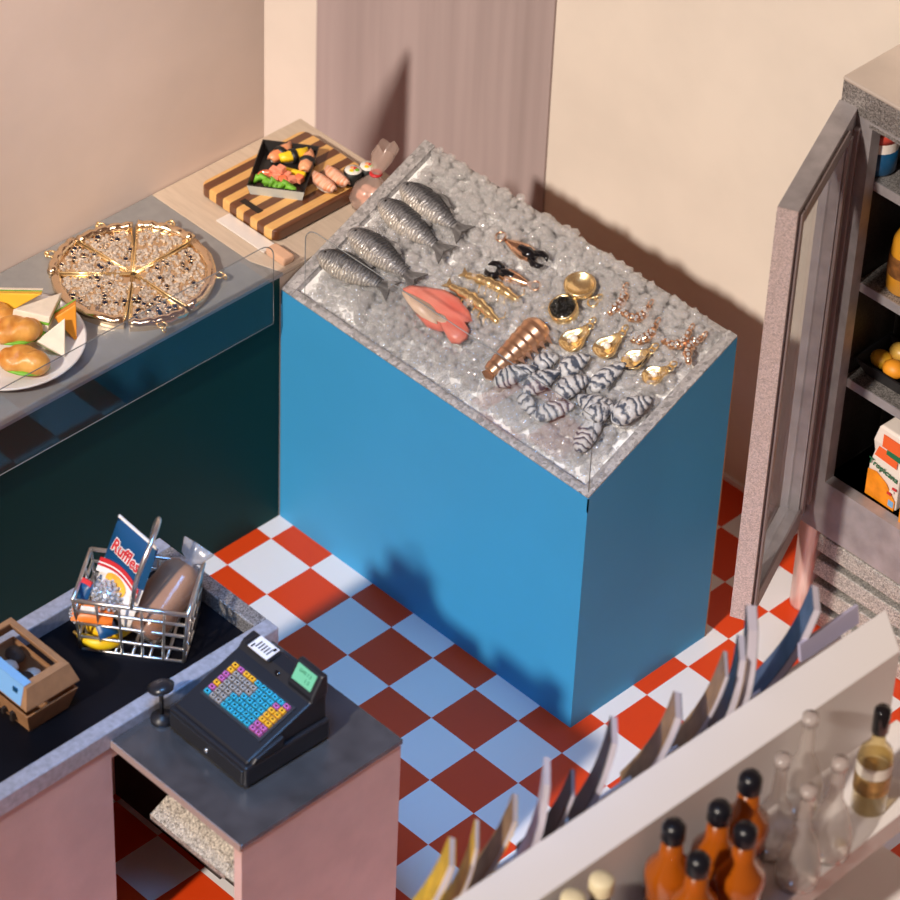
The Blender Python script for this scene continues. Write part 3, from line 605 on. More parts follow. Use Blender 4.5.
for k, (a1, a0) in enumerate(order):
    a0, a1 = math.radians(a0+1.2), math.radians(a1-1.2); mid = (a0+a1)/2
    o_ = Vector((math.cos(mid), math.sin(mid), 0))*.03
    t = thing('pizza_slice', labs[k], 'jewellery charm', (pc[0]+o_.x, pc[1]+o_.y, PZ), 'slices of the gold crystal pizza')
    R = 1.30+.05*(k % 2); n = 12; arc = [a0+(a1-a0)*i/n for i in range(n+1)]
    MB().prism([(0, 0)]+[((R)*math.cos(a), R*math.sin(a)) for a in arc], 0, .10).build('base', gold_p, t, .01)
    crp = [((R-.06)*math.cos(a), (R-.06)*math.sin(a), .12+.02*math.sin(i*2.2)) for i, a in enumerate(arc)]
    MB().tube(crp, .085, 10).build('crust', gold_p, t)
    for a in (a0, a1): MB().tube([(.03*math.cos(a), .03*math.sin(a), .11), ((R-.1)*math.cos(a), (R-.1)*math.sin(a), .12)], .022, 6).build('edge_wire', gold, t)
    m = MB(); N = int(90*(a1-a0)/.8)
    def sp_(lo=.2, hi=R-.17):
        a = rng.uniform(a0+.05, a1-.05); q = math.sqrt(rng.uniform(lo*lo, hi*hi))
        return (q*math.cos(a), q*math.sin(a), .115)
    for i in range(N*2):
        p = sp_(); q = rng.uniform(.022, .04)
        m.ball(p, (q, q, q*.9), 5, 4, 0, smooth=False)
    m.build('crystals', topm[0], t)
    if darkn[k]:
        m = MB()
        for i in range(darkn[k]): p = sp_(.35); q = rng.uniform(.03, .05); m.ball(p, (q, q, q), 7, 5, 0, smooth=False); m.ring((p[0], p[1], .14), q+.012, .010, 10, 1, k=4)
        m.build('dark_stones', [cryst_k, gold_p], t)
    rp = ((R+.07)*math.cos(mid), (R+.07)*math.sin(mid), .13)
    MB().ring(rp, .075, .016, 16).ring(((R+.15)*math.cos(mid), (R+.15)*math.sin(mid), .10), .05, .014, 12, ax='y').build('ring', gold, t)

# ------------------------------------------------------------------ plate with rolls and sandwiches
pl = un(5, 344, 'z', 5.35)
t = thing('white_plate', 'round white plate of rolls and sandwiches on the steel counter', 'plate', (pl[0], pl[1], 5.27))
MB().lathe([(.02, 0), (.75, 0), (1.05, .06), (1.28, .16), (1.30, .20), (1.26, .20), (1.0, .10), (.7, .05), (.02, .05)], 48).build('dish', white_c, t)
PT = 5.33
def roll(name, label, u, v, z, rz, sx=.42, s=1):
    p = un(u, v, 'z', z); t = thing(name, label, 'bread roll', p, 'bread rolls on the plate', rz)
    MB().ball((0, 0, 0), (sx*s, .28*s, .24*s), 30, 20, 0, None, lambda q: (q[0], q[1]*(1-.3*math.exp(-7*(q[0]-.15)**2)) if q[1] < 0 else q[1], q[2]*(1-.32*math.exp(-40*(q[0]-.1-.35*q[1])**2)-.22*math.exp(-60*(q[0]+.5+.3*q[1])**2)))).build('bread', crust, t)
    MB().ball((0, .03, -.08), (sx*s*.98, .30*s, .05), 16, 6).build('lettuce', lett, t)
roll('filled_roll', 'golden filled roll at the near rim of the plate', 24, 361, PT+.25, .55, .43)
roll('filled_roll', 'golden roll lying on top in the middle of the plate', 15, 331, PT+.42, .9, .40)
roll('filled_roll', 'golden roll behind, cut by the frame edge', -4, 317, PT+.28, .3, .36)
roll('filled_roll', 'small golden roll leaning under the white sandwich', 28, 330, PT+.34, -.6, .26, .85)
def wedge(label, pts, th, mats, names_):
    """triangular sandwich: pts are three pixel/height corners of its visible face; slices stack behind it"""
    q = [Vector(un(u, v, 'z', z)) for u, v, z in pts]; c = (q[0]+q[1]+q[2])/3; nrm = (q[1]-q[0]).cross(q[2]-q[0]).normalized()
    if nrm.dot(Vector(CC)-c) < 0: nrm = -nrm
    t = thing('sandwich', label, 'sandwich', c, 'sandwiches on the plate'); dpt = 0
    for (nm, m_, h) in zip(names_, mats, th):
        MB().extr([tuple(a-c-nrm*dpt) for a in q], tuple(-nrm*h)).build(nm, m_, t, .015); dpt += h
wedge('white bread sandwich triangle lying on top of the plate', [(13, 309, 5.95), (62, 292, 5.75), (50, 317, 5.88)], (.12, .05, .12), (bread, lett, bread), ('bread_slice', 'lettuce', 'bread_slice'))
wedge('white bread sandwich triangle standing at the near right rim', [(65, 318, 5.85), (36, 341, 5.62), (65, 357, 5.42)], (.16, .07, .14), (bread, lett, bread), ('bread_slice', 'lettuce', 'bread_slice'))
wedge('orange cheese sandwich wedge nearest the pizza', [(76, 304, 5.95), (54, 318, 5.75), (77, 343, 5.36)], (.2, .05, .12), (oran, redm, lett), ('cheese_slice', 'tomato', 'lettuce'))
wedge('big yellow cheese sandwich wedge at the back of the plate', [(-14, 293, 5.85), (42, 294, 5.85), (8, 313, 5.55)], (.16, .08, .12), (chees, lett, bread), ('cheese_slice', 'lettuce', 'bread_slice'))

# ------------------------------------------------------------------ cutting board and sushi
BT = 5.27; B = [un(*q, 'z', 5.45) for q in ((203, 187), (277, 240), (378, 176), (299, 132))]
bc = sum(B)/4; bw = (np.linalg.norm(B[1]-B[0])+np.linalg.norm(B[2]-B[3]))/2; bl = (np.linalg.norm(B[3]-B[0])+np.linalg.norm(B[2]-B[1]))/2
strm = bpy.data.materials.new('striped_wood'); strm.use_nodes = True; nt = strm.node_tree; b = nt.nodes['Principled BSDF']; b.inputs['Roughness'].default_value = .3; b.inputs['Coat Weight'].default_value = .3
tc = node(nt, 'ShaderNodeTexCoord'); sp = node(nt, 'ShaderNodeSeparateXYZ'); nt.links.new(tc.outputs['Object'], sp.inputs[0])
m1 = node(nt, 'ShaderNodeMath', operation='MULTIPLY_ADD'); m1.inputs[1].default_value = 5.5/(bw*T); m1.inputs[2].default_value = 20; nt.links.new(sp.outputs['X'], m1.inputs[0])
m2 = node(nt, 'ShaderNodeMath', operation='FRACT'); nt.links.new(m1.outputs[0], m2.inputs[0]); m3 = node(nt, 'ShaderNodeMath', operation='GREATER_THAN'); m3.inputs[1].default_value = .5; nt.links.new(m2.outputs[0], m3.inputs[0])
mx = node(nt, 'ShaderNodeMix', data_type='RGBA'); mx.inputs[6].default_value = (.72, .40, .13, 1); mx.inputs[7].default_value = (.13, .045, .018, 1); nt.links.new(m3.outputs[0], mx.inputs[0])
nz = node(nt, 'ShaderNodeTexNoise'); nz.inputs['Scale'].default_value = 30; mp = node(nt, 'ShaderNodeMapping'); mp.inputs['Scale'].default_value = (4, .4, 1); nt.links.new(tc.outputs['Object'], mp.inputs[0]); nt.links.new(mp.outputs[0], nz.inputs['Vector'])
ml = node(nt, 'ShaderNodeMix', data_type='RGBA', blend_type='OVERLAY'); ml.inputs[0].default_value = .3; nt.links.new(mx.outputs[2], ml.inputs[6]); nt.links.new(nz.outputs[0], ml.inputs[7]); nt.links.new(ml.outputs[2], b.inputs['Base Color'])
t = thing('cutting_board', 'striped light and dark wood cutting board under the sushi', 'cutting board', (bc[0], bc[1], BT))
poly = rr(-bw/2, bw/2, -bl/2, bl/2, .16, {(False, False), (True, False), (False, True), (True, True)})
MB().prism(poly, .03, .25).build('board', strm, t, .035, segs=3)
m = MB()
for sx_ in (-1, 1):
    for sy_ in (-1, 1): m.lathe([(.08, 0), (.08, .04)], 10, c=(sx_*(bw/2-.3), sy_*(bl/2-.3)))
m.build('feet', black, t)
MB().b2((-.10, -bl/2+.16, .245), (.36, -bl/2+.28, .256)).build('handle_slot', brown_d, t)
ST = BT+.25
# sushi tray
q = [un(*a, 'z', ST+.22) for a in ((265.6, 140), (321.8, 146), (302, 192), (244, 184))]
sc_ = sum(q)/4; vx = (q[2]-q[3]+q[1]-q[0]); lx = np.linalg.norm(vx)/2; vy = (q[0]-q[3]+q[1]-q[2]); ly = np.linalg.norm(vy)/2; vx /= np.linalg.norm(vx)
SM = basis(vx, (-vx[1], vx[0], 0), (0, 0, 1), (sc_[0], sc_[1], ST))
t = thing('sushi_tray', 'open black takeaway tray of sushi on the striped board', 'food tray', M=SM)
a_, b_ = lx/2, ly/2
MB().loft([[(-x*a_, -y*b_, z), (x*a_, -y*b_, z), (x*a_, y*b_, z), (-x*a_, y*b_, z)] for x, y, z in ((.9, .9, 0), (1, 1, .22), (.97, .97, .22), (.88, .88, .03))], smooth=False).build('tray', mat('black_tray', (.02, .018, .018), .35), t)
MB().add([(-.905*a_, -.905*b_-.01, 0), (.905*a_, -.905*b_-.01, 0), (1.0*a_, -1.0*b_-.01, .215), (-1.0*a_, -1.0*b_-.01, .215)], [(0, 1, 2, 3)]).build('outer_face', mat('pale_grey_card', (.60, .64, .60), .5), t, 0)
def insh(x, y, z=.04): p = SM @ Vector((x*a_, y*b_, z)); return p
rice = mat('rice', (.82, .78, .72), .6, bump=.4, bscale=60); salm = mat('salmon', (.82, .24, .08), .35, col2=(.88, .42, .22), scale=9, stretch=(5, 1, 1), coat=.3); nori = mat('nori', (.008, .01, .01), .45); egg = mat('egg_yellow', (.88, .62, .02), .4)
def nigiri(label, pos, rz, topping, band=True, s=1, group='nigiri in the sushi tray'):
    t = thing('nigiri', label, 'sushi', pos, group, rz)
    MB().ball((0, 0, .09*s), (.24*s, .12*s, .10*s), 14, 8).build('rice', rice, t)
    MB().loft([[(x*s, y*wd*s, (z+.02*(1-abs(y)/.13))*s) for y, z in ((-.13, .10), (-.10, .17), (0, .21), (.10, .17), (.13, .10), (0, .12))] for x, wd, z0 in ((-.27, .6, 0), (-.15, 1, 0), (0, 1.05, 0), (.15, .95, 0), (.28, .45, 0))]).build('topping', topping, t)
    if band: MB().loft([[(x, .15*s*math.cos(a), .11*s+.13*s*math.sin(a)) for a in [2*pi*i/14 for i in range(14)]] for x in (-.05*s, .05*s)], smooth=True).build('seaweed_band', nori, t)
nigiri('salmon nigiri with black band in the far corner of the tray', un(280, 159, 'z', ST+.04), math.radians(100), salm, True, .98)
nigiri('yellow egg nigiri with black band in the middle of the tray', un(293, 161, 'z', ST+.04), math.radians(72), egg, True, .95)
nigiri('salmon nigiri with black band at the right side of the tray', un(307, 168, 'z', ST+.04), math.radians(125), mat('pale_salmon', (.84, .38, .2), .4, var=.2, scale=14, stretch=(5, 1, 1)), True, .98)
tag(place(MB().box((0, 0, .05), (.5, .09, .10)).build('egg_strip', egg, None, .03), tr(*insh(.3, .0, .06)) @ rot('Z', 25)), 'yellow strip of egg across the middle of the tray', 'sushi')
cubes = [(-.55, -.1, .1), (-.28, .02, .14), (-.02, -.05, .16), (.2, -.15, .14), (-.4, -.3, .12), (-.12, -.3, .16), (.12, -.42, .14), (.42, -.3, .12), (.68, -.2, .12), (.3, -.58, .12), (-.68, -.2, .08), (.0, -.15, .25)]
where = ['against the left wall of the tray', 'beside the far edge of the heap', 'in the middle of the heap', 'right of the heap centre', 'above the green leaf', 'low in the heap centre', 'in front of the heap', 'near the yellow strip', 'against the right wall of the tray', 'nearest the front right corner', 'lowest in the left corner', 'topmost of the heap']
cm = [mat('roe_orange', (.85, .14, .03), .35, col2=(.86, .34, .20), scale=18, coat=.3), mat('roe_pink', (.84, .30, .19), .35, coat=.3)]
for i, (x, y, z) in enumerate(cubes):
    o = MB().box((0, 0, 0), (.145, .13, .12)).build('fish_cube', cm[i % 2], None, .02)
    place(o, tr(*insh(x*.95-.02, y*.8-.12, z)) @ rot('Z', rng.uniform(0, 90)) @ rot('X', rng.uniform(-20, 20))); tag(o, 'orange pink fish cube '+where[i], 'sushi', 'fish cubes in the sushi tray')
m = MB()
for k in range(9):
    x0 = -.85*a_+k*.14*a_; m.tube([(x0, -.62*b_+.1*math.sin(k)-k*.03*b_, .08), (x0+.06, -.66*b_-k*.025*b_, .24+.05*math.sin(k*2)), (x0+.16, -.62*b_+.06*math.cos(k)-k*.025*b_, .17), (x0+.2, -.72*b_-k*.02*b_, .10)], [.03, .06, .05, .02], 6)
o = m.build('lettuce_leaf', lett); tag(place(o, SM), 'frilly green lettuce leaf along the front of the sushi tray', 'lettuce')
def onb(u, v, z=ST): return un(u, v, 'z', z)
for i, (u, v, lab) in enumerate(((324, 189, 'shrimp nigiri on the board, nearest the sushi tray'), (337, 183, 'shrimp nigiri on the board, beside the black roll'))):
    p = onb(u, v); nigiri(lab, p, math.radians(-4), mat('shrimp_top', (.80, .25, .10), .4, col2=(.86, .62, .48), scale=20, stretch=(8, 1, 1)) if i == 0 else bpy.data.materials['shrimp_top'], False, 1.0, 'shrimp nigiri on the board')
def maki(label, u, v, tilt):
    p = onb(u, v); t = thing('maki_roll', label, 'sushi', p, 'maki rolls on the board'); t.scale = (.88, .88, .88)
    MB().lathe([(.17, 0), (.185, .02), (.185, .27), (.165, .28)], 22).build('seaweed', nori, t); MB().lathe([(.02, .275), (.165, .275), (.16, .295), (.02, .30)], 22).build('rice', rice, t)
    m = MB(); [m.ball((x, y, .295), (.055, .05, .02), 8, 5, k) for k, (x, y) in enumerate(((-.05, .03), (.06, .04), (.01, -.05), (.0, .05)))]
    m.build('filling', [salm, lett, egg, redm], t)
maki('black maki roll at the corner of the board, nearer one', 353, 182, 0); maki('black maki roll behind the other, touching the tied bag', 368, 178, 0)
# knife
t = thing('kitchen_knife', 'white bladed knife with pale wood handle in front of the board', 'knife', (0, 0, 5.27))
MB().b2((-6.08, .64, .04), (-4.90, .92, .07)).build('blade', mat('white_blade', (.82, .78, .75), .3, .2), t)
MB().b2((-6.08, .915, .0), (-4.62, .935, .05)).build('blade_spine', mat('grey_spine', (.12, .10, .10), .4), t)
MB().b2((-4.90, .66, .0), (-4.44, .91, .15)).build('handle', mat('pink_wood', (.66, .40, .26), .4, coat=.4), t, .04)
# tied bag
p = Vector((-4.76, 2.84, 5.28)); t = thing('tied_food_bag', 'clear bag of shrimp tied with red, beside the ice counter rail', 'food bag', p); t.scale = (1.2, 1.2, 1.0)
R = []
for z, r in ((0, .14), (.04, .27), (.2, .30), (.4, .24), (.52, .11), (.58, .06), (.63, .10), (.85, .19), (1.0, .17)):
    R.append([(r*.95*(1+.14*math.sin(3*a+z*4))*math.cos(a), r*.95*(1+.14*math.sin(4*a+2+z*3))*math.sin(a)*.8+max(0, z-.3)*.55, z+(.05*math.sin(5*a) if z > .9 else 0)) for a in [2*pi*i/24 for i in range(24)]])
MB().loft(R, cap=False).build('bag_film', sheet_mat('pinkish_film', (.97, .93, .91), 1.0, body=.35, bcol=(.85, .68, .60), rough=.15), t)
m = MB(); [m.ball((rng.uniform(-.12, .12), rng.uniform(-.1, .1), .10+.22*rng.random()), (.1, .08, .07), 10, 6, 0, None) for k in range(9)]
m.build('contents', mat('shrimp_pink', (.80, .38, .25), .45, col2=(.85, .6, .5), scale=15), t)
MB().ring((0, .155, .58), .07, .028, 16).build('red_tie', redm, t)

# ------------------------------------------------------------------ basket and groceries
bkc = (-.14, -6.12); ba = math.radians(37); BL, BW, BH = 1.66, 1.12, 1.02
KM = tr(bkc[0], bkc[1], BZ) @ Matrix.Rotation(ba, 4, 'Z')
t = thing('wire_basket', 'silver wire shopping basket of groceries on the black belt', 'shopping basket', M=KM)
def ringrect(z, k): return [(-BL/2*k, -BW/2*k, z), (BL/2*k, -BW/2*k, z), (BL/2*k, BW/2*k, z), (-BL/2*k, BW/2*k, z)]
def seg(a, b_, n=6): return [tuple(np.array(a)+(np.array(b_)-np.array(a))*i/n) for i in range(n+1)]
WR = .025; m = MB(); lv = [(.02, .93), (.28, .955), (.56, .98), (.80, 1.0), (1.02, 1.03)]
for z, k in lv:
    rct = ringrect(z, k); r = WR*1.35 if z > 1 else WR
    for i in range(4): m.tube(seg(rct[i], rct[(i+1) % 4], 3), r, 6)
for (n, i) in ((5, 0), (3, 1), (5, 2), (3, 3)):
    for j in range(n+1):
        pts = []
        for z, k in lv:
            rct = ringrect(z, k); a = np.array(rct[i]); b_ = np.array(rct[(i+1) % 4]); pts.append(tuple(a+(b_-a)*j/n))
        m.tube(pts, WR, 6)
m.build('wire_body', chrome, t)
m = MB(); rct = ringrect(.02, .93)
for j in range(1, 6): m.tube([(-BL/2*.93+BL*.93*j/6, -BW/2*.93, .02), (-BL/2*.93+BL*.93*j/6, BW/2*.93, .02)], WR, 6)
for j in range(1, 4): m.tube([(-BL/2*.93, -BW/2*.93+BW*.93*j/4, .02), (BL/2*.93, -BW/2*.93+BW*.93*j/4, .02)], WR, 6)
m.build('wire_floor', chrome, t)
HP = []
for i in range(15):
    a = pi*i/14; HP.append((.02+.28*math.sin(a), -BW/2*1.03*math.cos(a), 1.02+1.12*math.sin(a)**.6))
MB().tube(HP, WR*1.5, 7).build('handle', chrome, t)
def inb(x, y, z): return KM @ Vector((x, y, z))
# chip bag: stands at the back, faces the camera
Rv, Dv, Fv = Vector(CM[0]), Vector(CM[1]), Vector(CM[2])
xx = (Rv*41+Dv*33-Fv*30).normalized(); yy = -(Rv*-33+Dv*82+Fv*45).normalized(); zz = xx.cross(yy)
topL = Vector(un(119, 516, 'z', 6.25)); Wc, Hc = .90, 1.45; topR = topL+xx*Wc
GM = basis(xx, yy, zz, topL.lerp(topR, .5)-yy*Hc/2)
t = thing('chip_bag', 'blue and white bag of potato chips standing in the wire basket', 'chip bag', M=GM)
def pillow(nx, ny, w_, h_, dep, y0=-.5, y1=.5, both=True, zoff=0):
    def zf(u, v): return dep*(max(0, 1-(2*u)**4)*max(0, 1-(2*v)**6))
    vs = []; fs = []
    for s in ((1, -1) if both else (1,)):
        o_ = len(vs)
        for j in range(ny+1):
            for i in range(nx+1):
                u = i/nx-.5; v = y0+(y1-y0)*j/ny; vs.append((u*w_, v*h_, s*zf(u, v)+zoff))
        for j in range(ny):
            for i in range(nx): a = o_+j*(nx+1)+i; fs.append((a, a+1, a+nx+2, a+nx+1))
    return vs, fs
v_, f_ = pillow(8, 8, Wc, Hc, .09, .0, .5); MB().add(v_, f_, 0, True).build('blue_top', navy, t)
v_, f_ = pillow(8, 8, Wc, Hc, .09, -.5, .0); MB().add(v_, f_, 0, True).build('white_bottom', paper, t)
MB().b2((-Wc/2, Hc*.49, -.012), (Wc/2, Hc*.52, .012)).build('seal_strip', paper, t)
arc = [(-Wc*.49+Wc*.98*i/14, Hc*(-.0+.075*math.sin(pi*i/14))) for i in range(15)]
def band(off, th, z): return [(x, y+off, z) for x, y in arc]+[(x, y+off-th, z) for x, y in reversed(arc)]
m = MB().add(band(.02, .075, .098), [tuple(range(30))], 0).add(band(-.055, .025, .099), [tuple(range(30))], 1).add(band(-.08, .045, .098), [tuple(range(30))], 0).add(band(-.125, .1, .0975), [tuple(range(30))], 1); m.build('red_band', [redm, paper], t)
MB().add([(x*Wc*.24+.0, y*Hc*.15-Hc*.16, .102) for x, y in [(math.cos(a)*(1+.12*math.sin(3*a)), math.sin(a)*(1+.1*math.cos(2*a))) for a in [2*pi*i/24 for i in range(24)]]], [tuple(range(24))]).build('chip_picture', mat('chip_yellow', (.85, .42, .04), .5, var=.2, scale=30), t)
m = MB(); m.text('Ruffles', .29, tr(0, Hc*.235, .104) @ rot('Z', -4), 0, .002, .15, .022, sx=.80); m.text('Ruffles', .29, tr(0, Hc*.235, .110) @ rot('Z', -4), 1, .002, .15, .007, sx=.80)
m.build('brand_lettering', [paper, redm], t)
MB().text('A', .16, tr(-Wc*.36, -Hc*.2, .09), 0, .003).build('letter_mark', navy, t)
# bread loaf in its bag
l0, l1 = Vector(un(140, 632, 'z', 4.75)), Vector(un(190, 562, 'z', 5.45)); dx_ = l1-l0; LL = dx_.length; dx_.normalize(); up_ = Vector((0, 0, 1)); yv = up_.cross(dx_).normalized(); zv = dx_.cross(yv)
t = thing('bread_bag', 'brown bread loaf in a clear tied bag in the wire basket', 'bread', M=basis(dx_, yv, zv, l0.lerp(l1, .5)))
def sq(x, a_, b_, n=20, e=.6): return [(x, a_*math.copysign(abs(math.cos(q))**e, math.cos(q)), b_*math.copysign(abs(math.sin(q))**e, math.sin(q))) for q in [2*pi*i/n for i in range(n)]]
MB().loft([sq(x*LL, .32*k, .26*k) for x, k in ((-.5, .6), (-.46, .85), (-.3, 1), (-.1, 1.03), (.1, 1), (.3, .95), (.42, .75), (.46, .5))]).build('loaf', mat('brown_loaf', (.27, .10, .035), .6, col2=(.40, .18, .075), scale=9, bump=.2), t)
m = MB().loft([sq(x*LL, .325*k*(1+.03*math.sin(x*40)), .275*k*(1+.03*math.cos(x*33))) for x, k in ((-.54, .7), (-.48, .95), (-.3, 1.05), (-.1, 1.05), (.1, 1.02), (.3, .98), (.42, .8), (.5, .4), (.54, .2))], cap=False); m.build('bag_film', sheet_mat('bread_film', (.97, .96, .95), 1.0, body=.09, rough=.16), t)
MB().loft([[(x*LL, r*math.cos(q)*(1+.25*math.sin(3*q)), r*math.sin(q)*.6*(1+.2*math.sin(5*q))) for q in [2*pi*i/20 for i in range(20)]] for x, r in ((.46, .07), (.50, .07), (.55, .18), (.70, .27), (.72, .26))], cap=False).build('bag_tail', film_m, t)
# bananas, crystal ball, candy, orange packet
t = thing('banana', 'yellow banana lying at the bottom left of the wire basket', 'banana', inb(-.52, -.36, .10), 'bananas in the basket', ba)
def ban(off): return [(-.34+.68*i/8, off-.14*math.sin(pi*i/8), .03+.02*math.sin(pi*i/8)) for i in range(9)]
br = [.03, .075, .095, .10, .10, .10, .095, .07, .025]
bany = mat('banana_yellow', (.86, .55, .01), .45)
MB().tube(ban(0), br, 10).build('fruit', bany, t); MB().tube([(-.34, 0, .03), (-.41, .04, .05)], .025, 6).build('stem', mat('stem_brown', (.25, .15, .03), .6), t)
t = thing('banana', 'yellow banana behind the other, against the basket wires', 'banana', inb(-.45, -.12, .10), 'bananas in the basket', ba)
MB().tube(ban(0), br, 10).build('fruit', bany, t); MB().tube([(-.34, 0, .03), (-.41, .04, .05)], .025, 6).build('stem', bpy.data.materials['stem_brown'], t)
def cball(label, u, v, z, r, seed):
    p = un(u, v, 'z', z); r_ = random.Random(seed); t = thing('crystal_ball', label, 'ornament', p, 'crystal studded balls in the basket')
    MB().ball((0, 0, 0), r*.92, 14, 10).build('core', mat('silver_core', (.5, .5, .5), .3, .8) if 'silver_core' not in bpy.data.materials else bpy.data.materials['silver_core'], t)
    m = MB(); n = 110
    for i in range(n):
        z_ = 1-2*(i+.5)/n; q = math.sqrt(1-z_*z_); a = i*2.39996
        m.ball((r*q*math.cos(a), r*q*math.sin(a), r*z_), r*.15, 5, 4, smooth=False)
    m.build('crystals', cryst, t)
cball('large crystal studded ball in front of the chip bag', 109, 596, 5.22, .235, 1); cball('small crystal studded ball by the left basket wires', 80, 614, 4.95, .15, 2)
p = un(93, 612, 'z', 5.05); t = thing('orange_packet', 'orange snack packet under the large crystal ball', 'snack packet', p, rz=ba)
v_, f_ = pillow(6, 6, .62, .34, .07); MB().add(v_, f_, 0, True, rot('X', 35)).build('packet', orange_p, t); MB().box((-.05, 0, .10), (.24, .10, .02), 0, rot('X', 35)).build('packet_print', paper, t)
p = un(106, 627, 'z', 4.85); t = thing('blue_packet', 'small blue and red packet beside the bananas', 'snack packet', p, rz=ba+.7)
v_, f_ = pillow(6, 6, .30, .30, .06); MB().add(v_, f_, 0, True, rot('X', 40)).build('packet', navy, t); MB().box((0, .1, .05), (.24, .07, .02), 0, rot('X', 40)).build('packet_print', redm, t)
p = un(84, 592, 'z', 5.25); t = thing('red_blue_packet', 'dark blue packet with red top, left of the large crystal ball', 'snack packet', p, rz=ba-.5)
v_, f_ = pillow(6, 6, .22, .36, .05); MB().add(v_, f_, 0, True, rot('X', 55)).build('packet', navy, t); MB().box((0, .16, .02), (.18, .08, .04), 0, rot('X', 55)).build('packet_print', redm, t)

# takeaway box (kraft, window lid)
f0, f1, f2 = un(29, 735, 'z', BZ), un(73, 708, 'z', BZ), un(-35, 690, 'z', BZ)
ex = f1-f0; wx = np.linalg.norm(ex); ex /= wx; ey = np.array([-ex[1], ex[0], 0]); wy = 1.25
HM = basis(ex, ey, (0, 0, 1), f0)
t = thing('takeaway_box', 'brown kraft takeaway box with window lid on the belt', 'takeaway box', M=HM)
W_ = wx; D_ = 1.35
def rz_(z, i): return [(i, i, z), (W_-i, i, z), (W_-i, D_-i, z), (i, D_-i, z)]
MB().loft([rz_(0, .05), rz_(.42, -.06), rz_(.42, -.03), rz_(.03, .07)], smooth=False).build('base_box', kraft, t)
LZ = .56; lid_m = rot('Y', 0)
MB().loft([rz_(LZ, -.08), rz_(LZ+.02, -.08), rz_(LZ+.34, .02), rz_(LZ+.36, .13), rz_(LZ+.33, .13), rz_(LZ+.0, -.05)], smooth=False, cap=False).build('lid', kraft, t)
MB().b2((.13, .13, LZ+.325), (W_-.13, D_-.13, LZ+.335)).build('window', acryl, t)
MB().add([(-.085, .05, LZ+.03), (-.085, D_-.05, LZ+.03), (.02, D_-.08, LZ+.35), (.02, .08, LZ+.35)], [(0, 1, 2, 3)]).add([(.0, .06, LZ+.365), (.14, .06, LZ+.365), (.14, D_-.06, LZ+.365), (.0, D_-.06, LZ+.365)], [(0, 1, 2, 3)]).build('blue_label', lblue, t)
MB().box((-.03, .22, LZ+.2), (.02, .1, .1), 0).build('label_mark', navy, t)
m = MB().box((-.03, .3, .2), (.1, .06, .16)).box((-.03, .5, .18), (.1, .05, .10)).box((-.03, .68, .22), (.1, .04, .12)); m.build('printed_mark', brown_d, t)
m = MB(); [m.ball((rng.uniform(.15, W_-.15), rng.uniform(.2, D_-.2), .40+.08*rng.random()), (.14, .14, .10), 9, 6, k % 2) for k in range(14)]
m.build('filling', [brown_d, mat('pale_filling', (.75, .62, .52), .4)], t)

# ------------------------------------------------------------------ cash register
RZ = 4.45; rF, rR, rL = un(246, 791, 'z', RZ), un(335, 743, 'z', RZ), un(169, 727, 'z', RZ)
ex = rF-rL; rw = np.linalg.norm(ex); ex /= rw; ey = np.array([-ex[1], ex[0], 0]); rd = np.linalg.norm(rR-rF)
RM = basis(ex, ey, (0, 0, 1), rL)
t = thing('cash_register', 'black cash register with coloured keys on the steel stand', 'cash register', M=RM)
W_, D_ = rw, rd
MB().b2((0, 0, .03), (W_, D_, .42)).build('drawer_case', black, t, .04)
m = MB().b2((.05, -.03, .08), (W_-.05, .02, .36)); dr = m.build('drawer', mat('black_drawer', (.018, .017, .018), .35), t, .02)
MB().lathe([(.035, 0), (.035, .03), (.01, .035)], 12, 0, basis((1, 0, 0), (0, 0, 1), (0, -1, 0), (W_*.52, -.03, .22))).build('lock', chrome, dr)
S0, S1 = .10, D_-.34; zA, zB = .47, .86
MB().extr([(.06, S0-.04, .42), (.06, D_-.03, .42), (.06, D_-.03, zB+.16), (.06, S1+.10, zB+.12), (.06, S1, zB), (.06, S0, zA)], (W_-.12, 0, 0)).build('housing', black, t, .03)
sv = Vector((0, S1-S0, zB-zA)); sl_ = sv.length; sv.normalize(); snn = Vector((0, -sv.z, sv.y))
PM = basis((1, 0, 0), sv, snn, (0, S0, zA))          # keyboard plane: local x across, y up the slope
kp = MB().b2((W_*.13, sl_*.27, 0), (W_*.90, sl_*.86, .025), 0, PM).build('keypad', mat('dark_keypad', (.03, .03, .034), .4), t)
kcol = [mat('key_blue', (.03, .36, .52), .4), mat('key_grey', (.32, .29, .27), .45), mat('key_magenta', (.50, .12, .36), .4), mat('key_orange', (.85, .42, .02), .4)]
rows, cols = 7, 10
pat = ['3344442200', '', '']
km = MB(); lm = MB()
grid = ["0110000022", "2110000022", "3110000033", "2111000033", "2111100033", "3111100023", "3233000002"]
for r in range(rows):
    for c in range(cols):
        k = int(grid[r][c]); x0 = W_*(.15+.073*c); y0 = sl_*(.30+.076*r)
        km.box((x0+W_*.035, y0+sl_*.037, .045), (W_*.063, sl_*.062, .05), k, PM, .88)
        lm.box((x0+W_*.035, y0+sl_*.037, .0715), (W_*.022, sl_*.024, .003), 0, PM)
km.build('keys', kcol, kp); lm.build('key_legends', onyx, kp)
MB().b2((W_*.10, D_-.32, zB+.125), (W_*.42, D_-.08, zB+.17)).build('receipt_cover', black, t, .02)
m = MB().b2((W_*.16, D_-.40, zB+.135), (W_*.40, D_-.14, zB+.15)); 
rl = MB().box((0, 0, 0), (W_*.24, .26, .012)).build('barcode_label', mat('label_white', (.80, .74, .72), .5), t); rl.matrix_local = Matrix.Translation(Vector((W_*.28, D_-.20, zB+.185))*T) @ rot('X', 8)
m = MB()
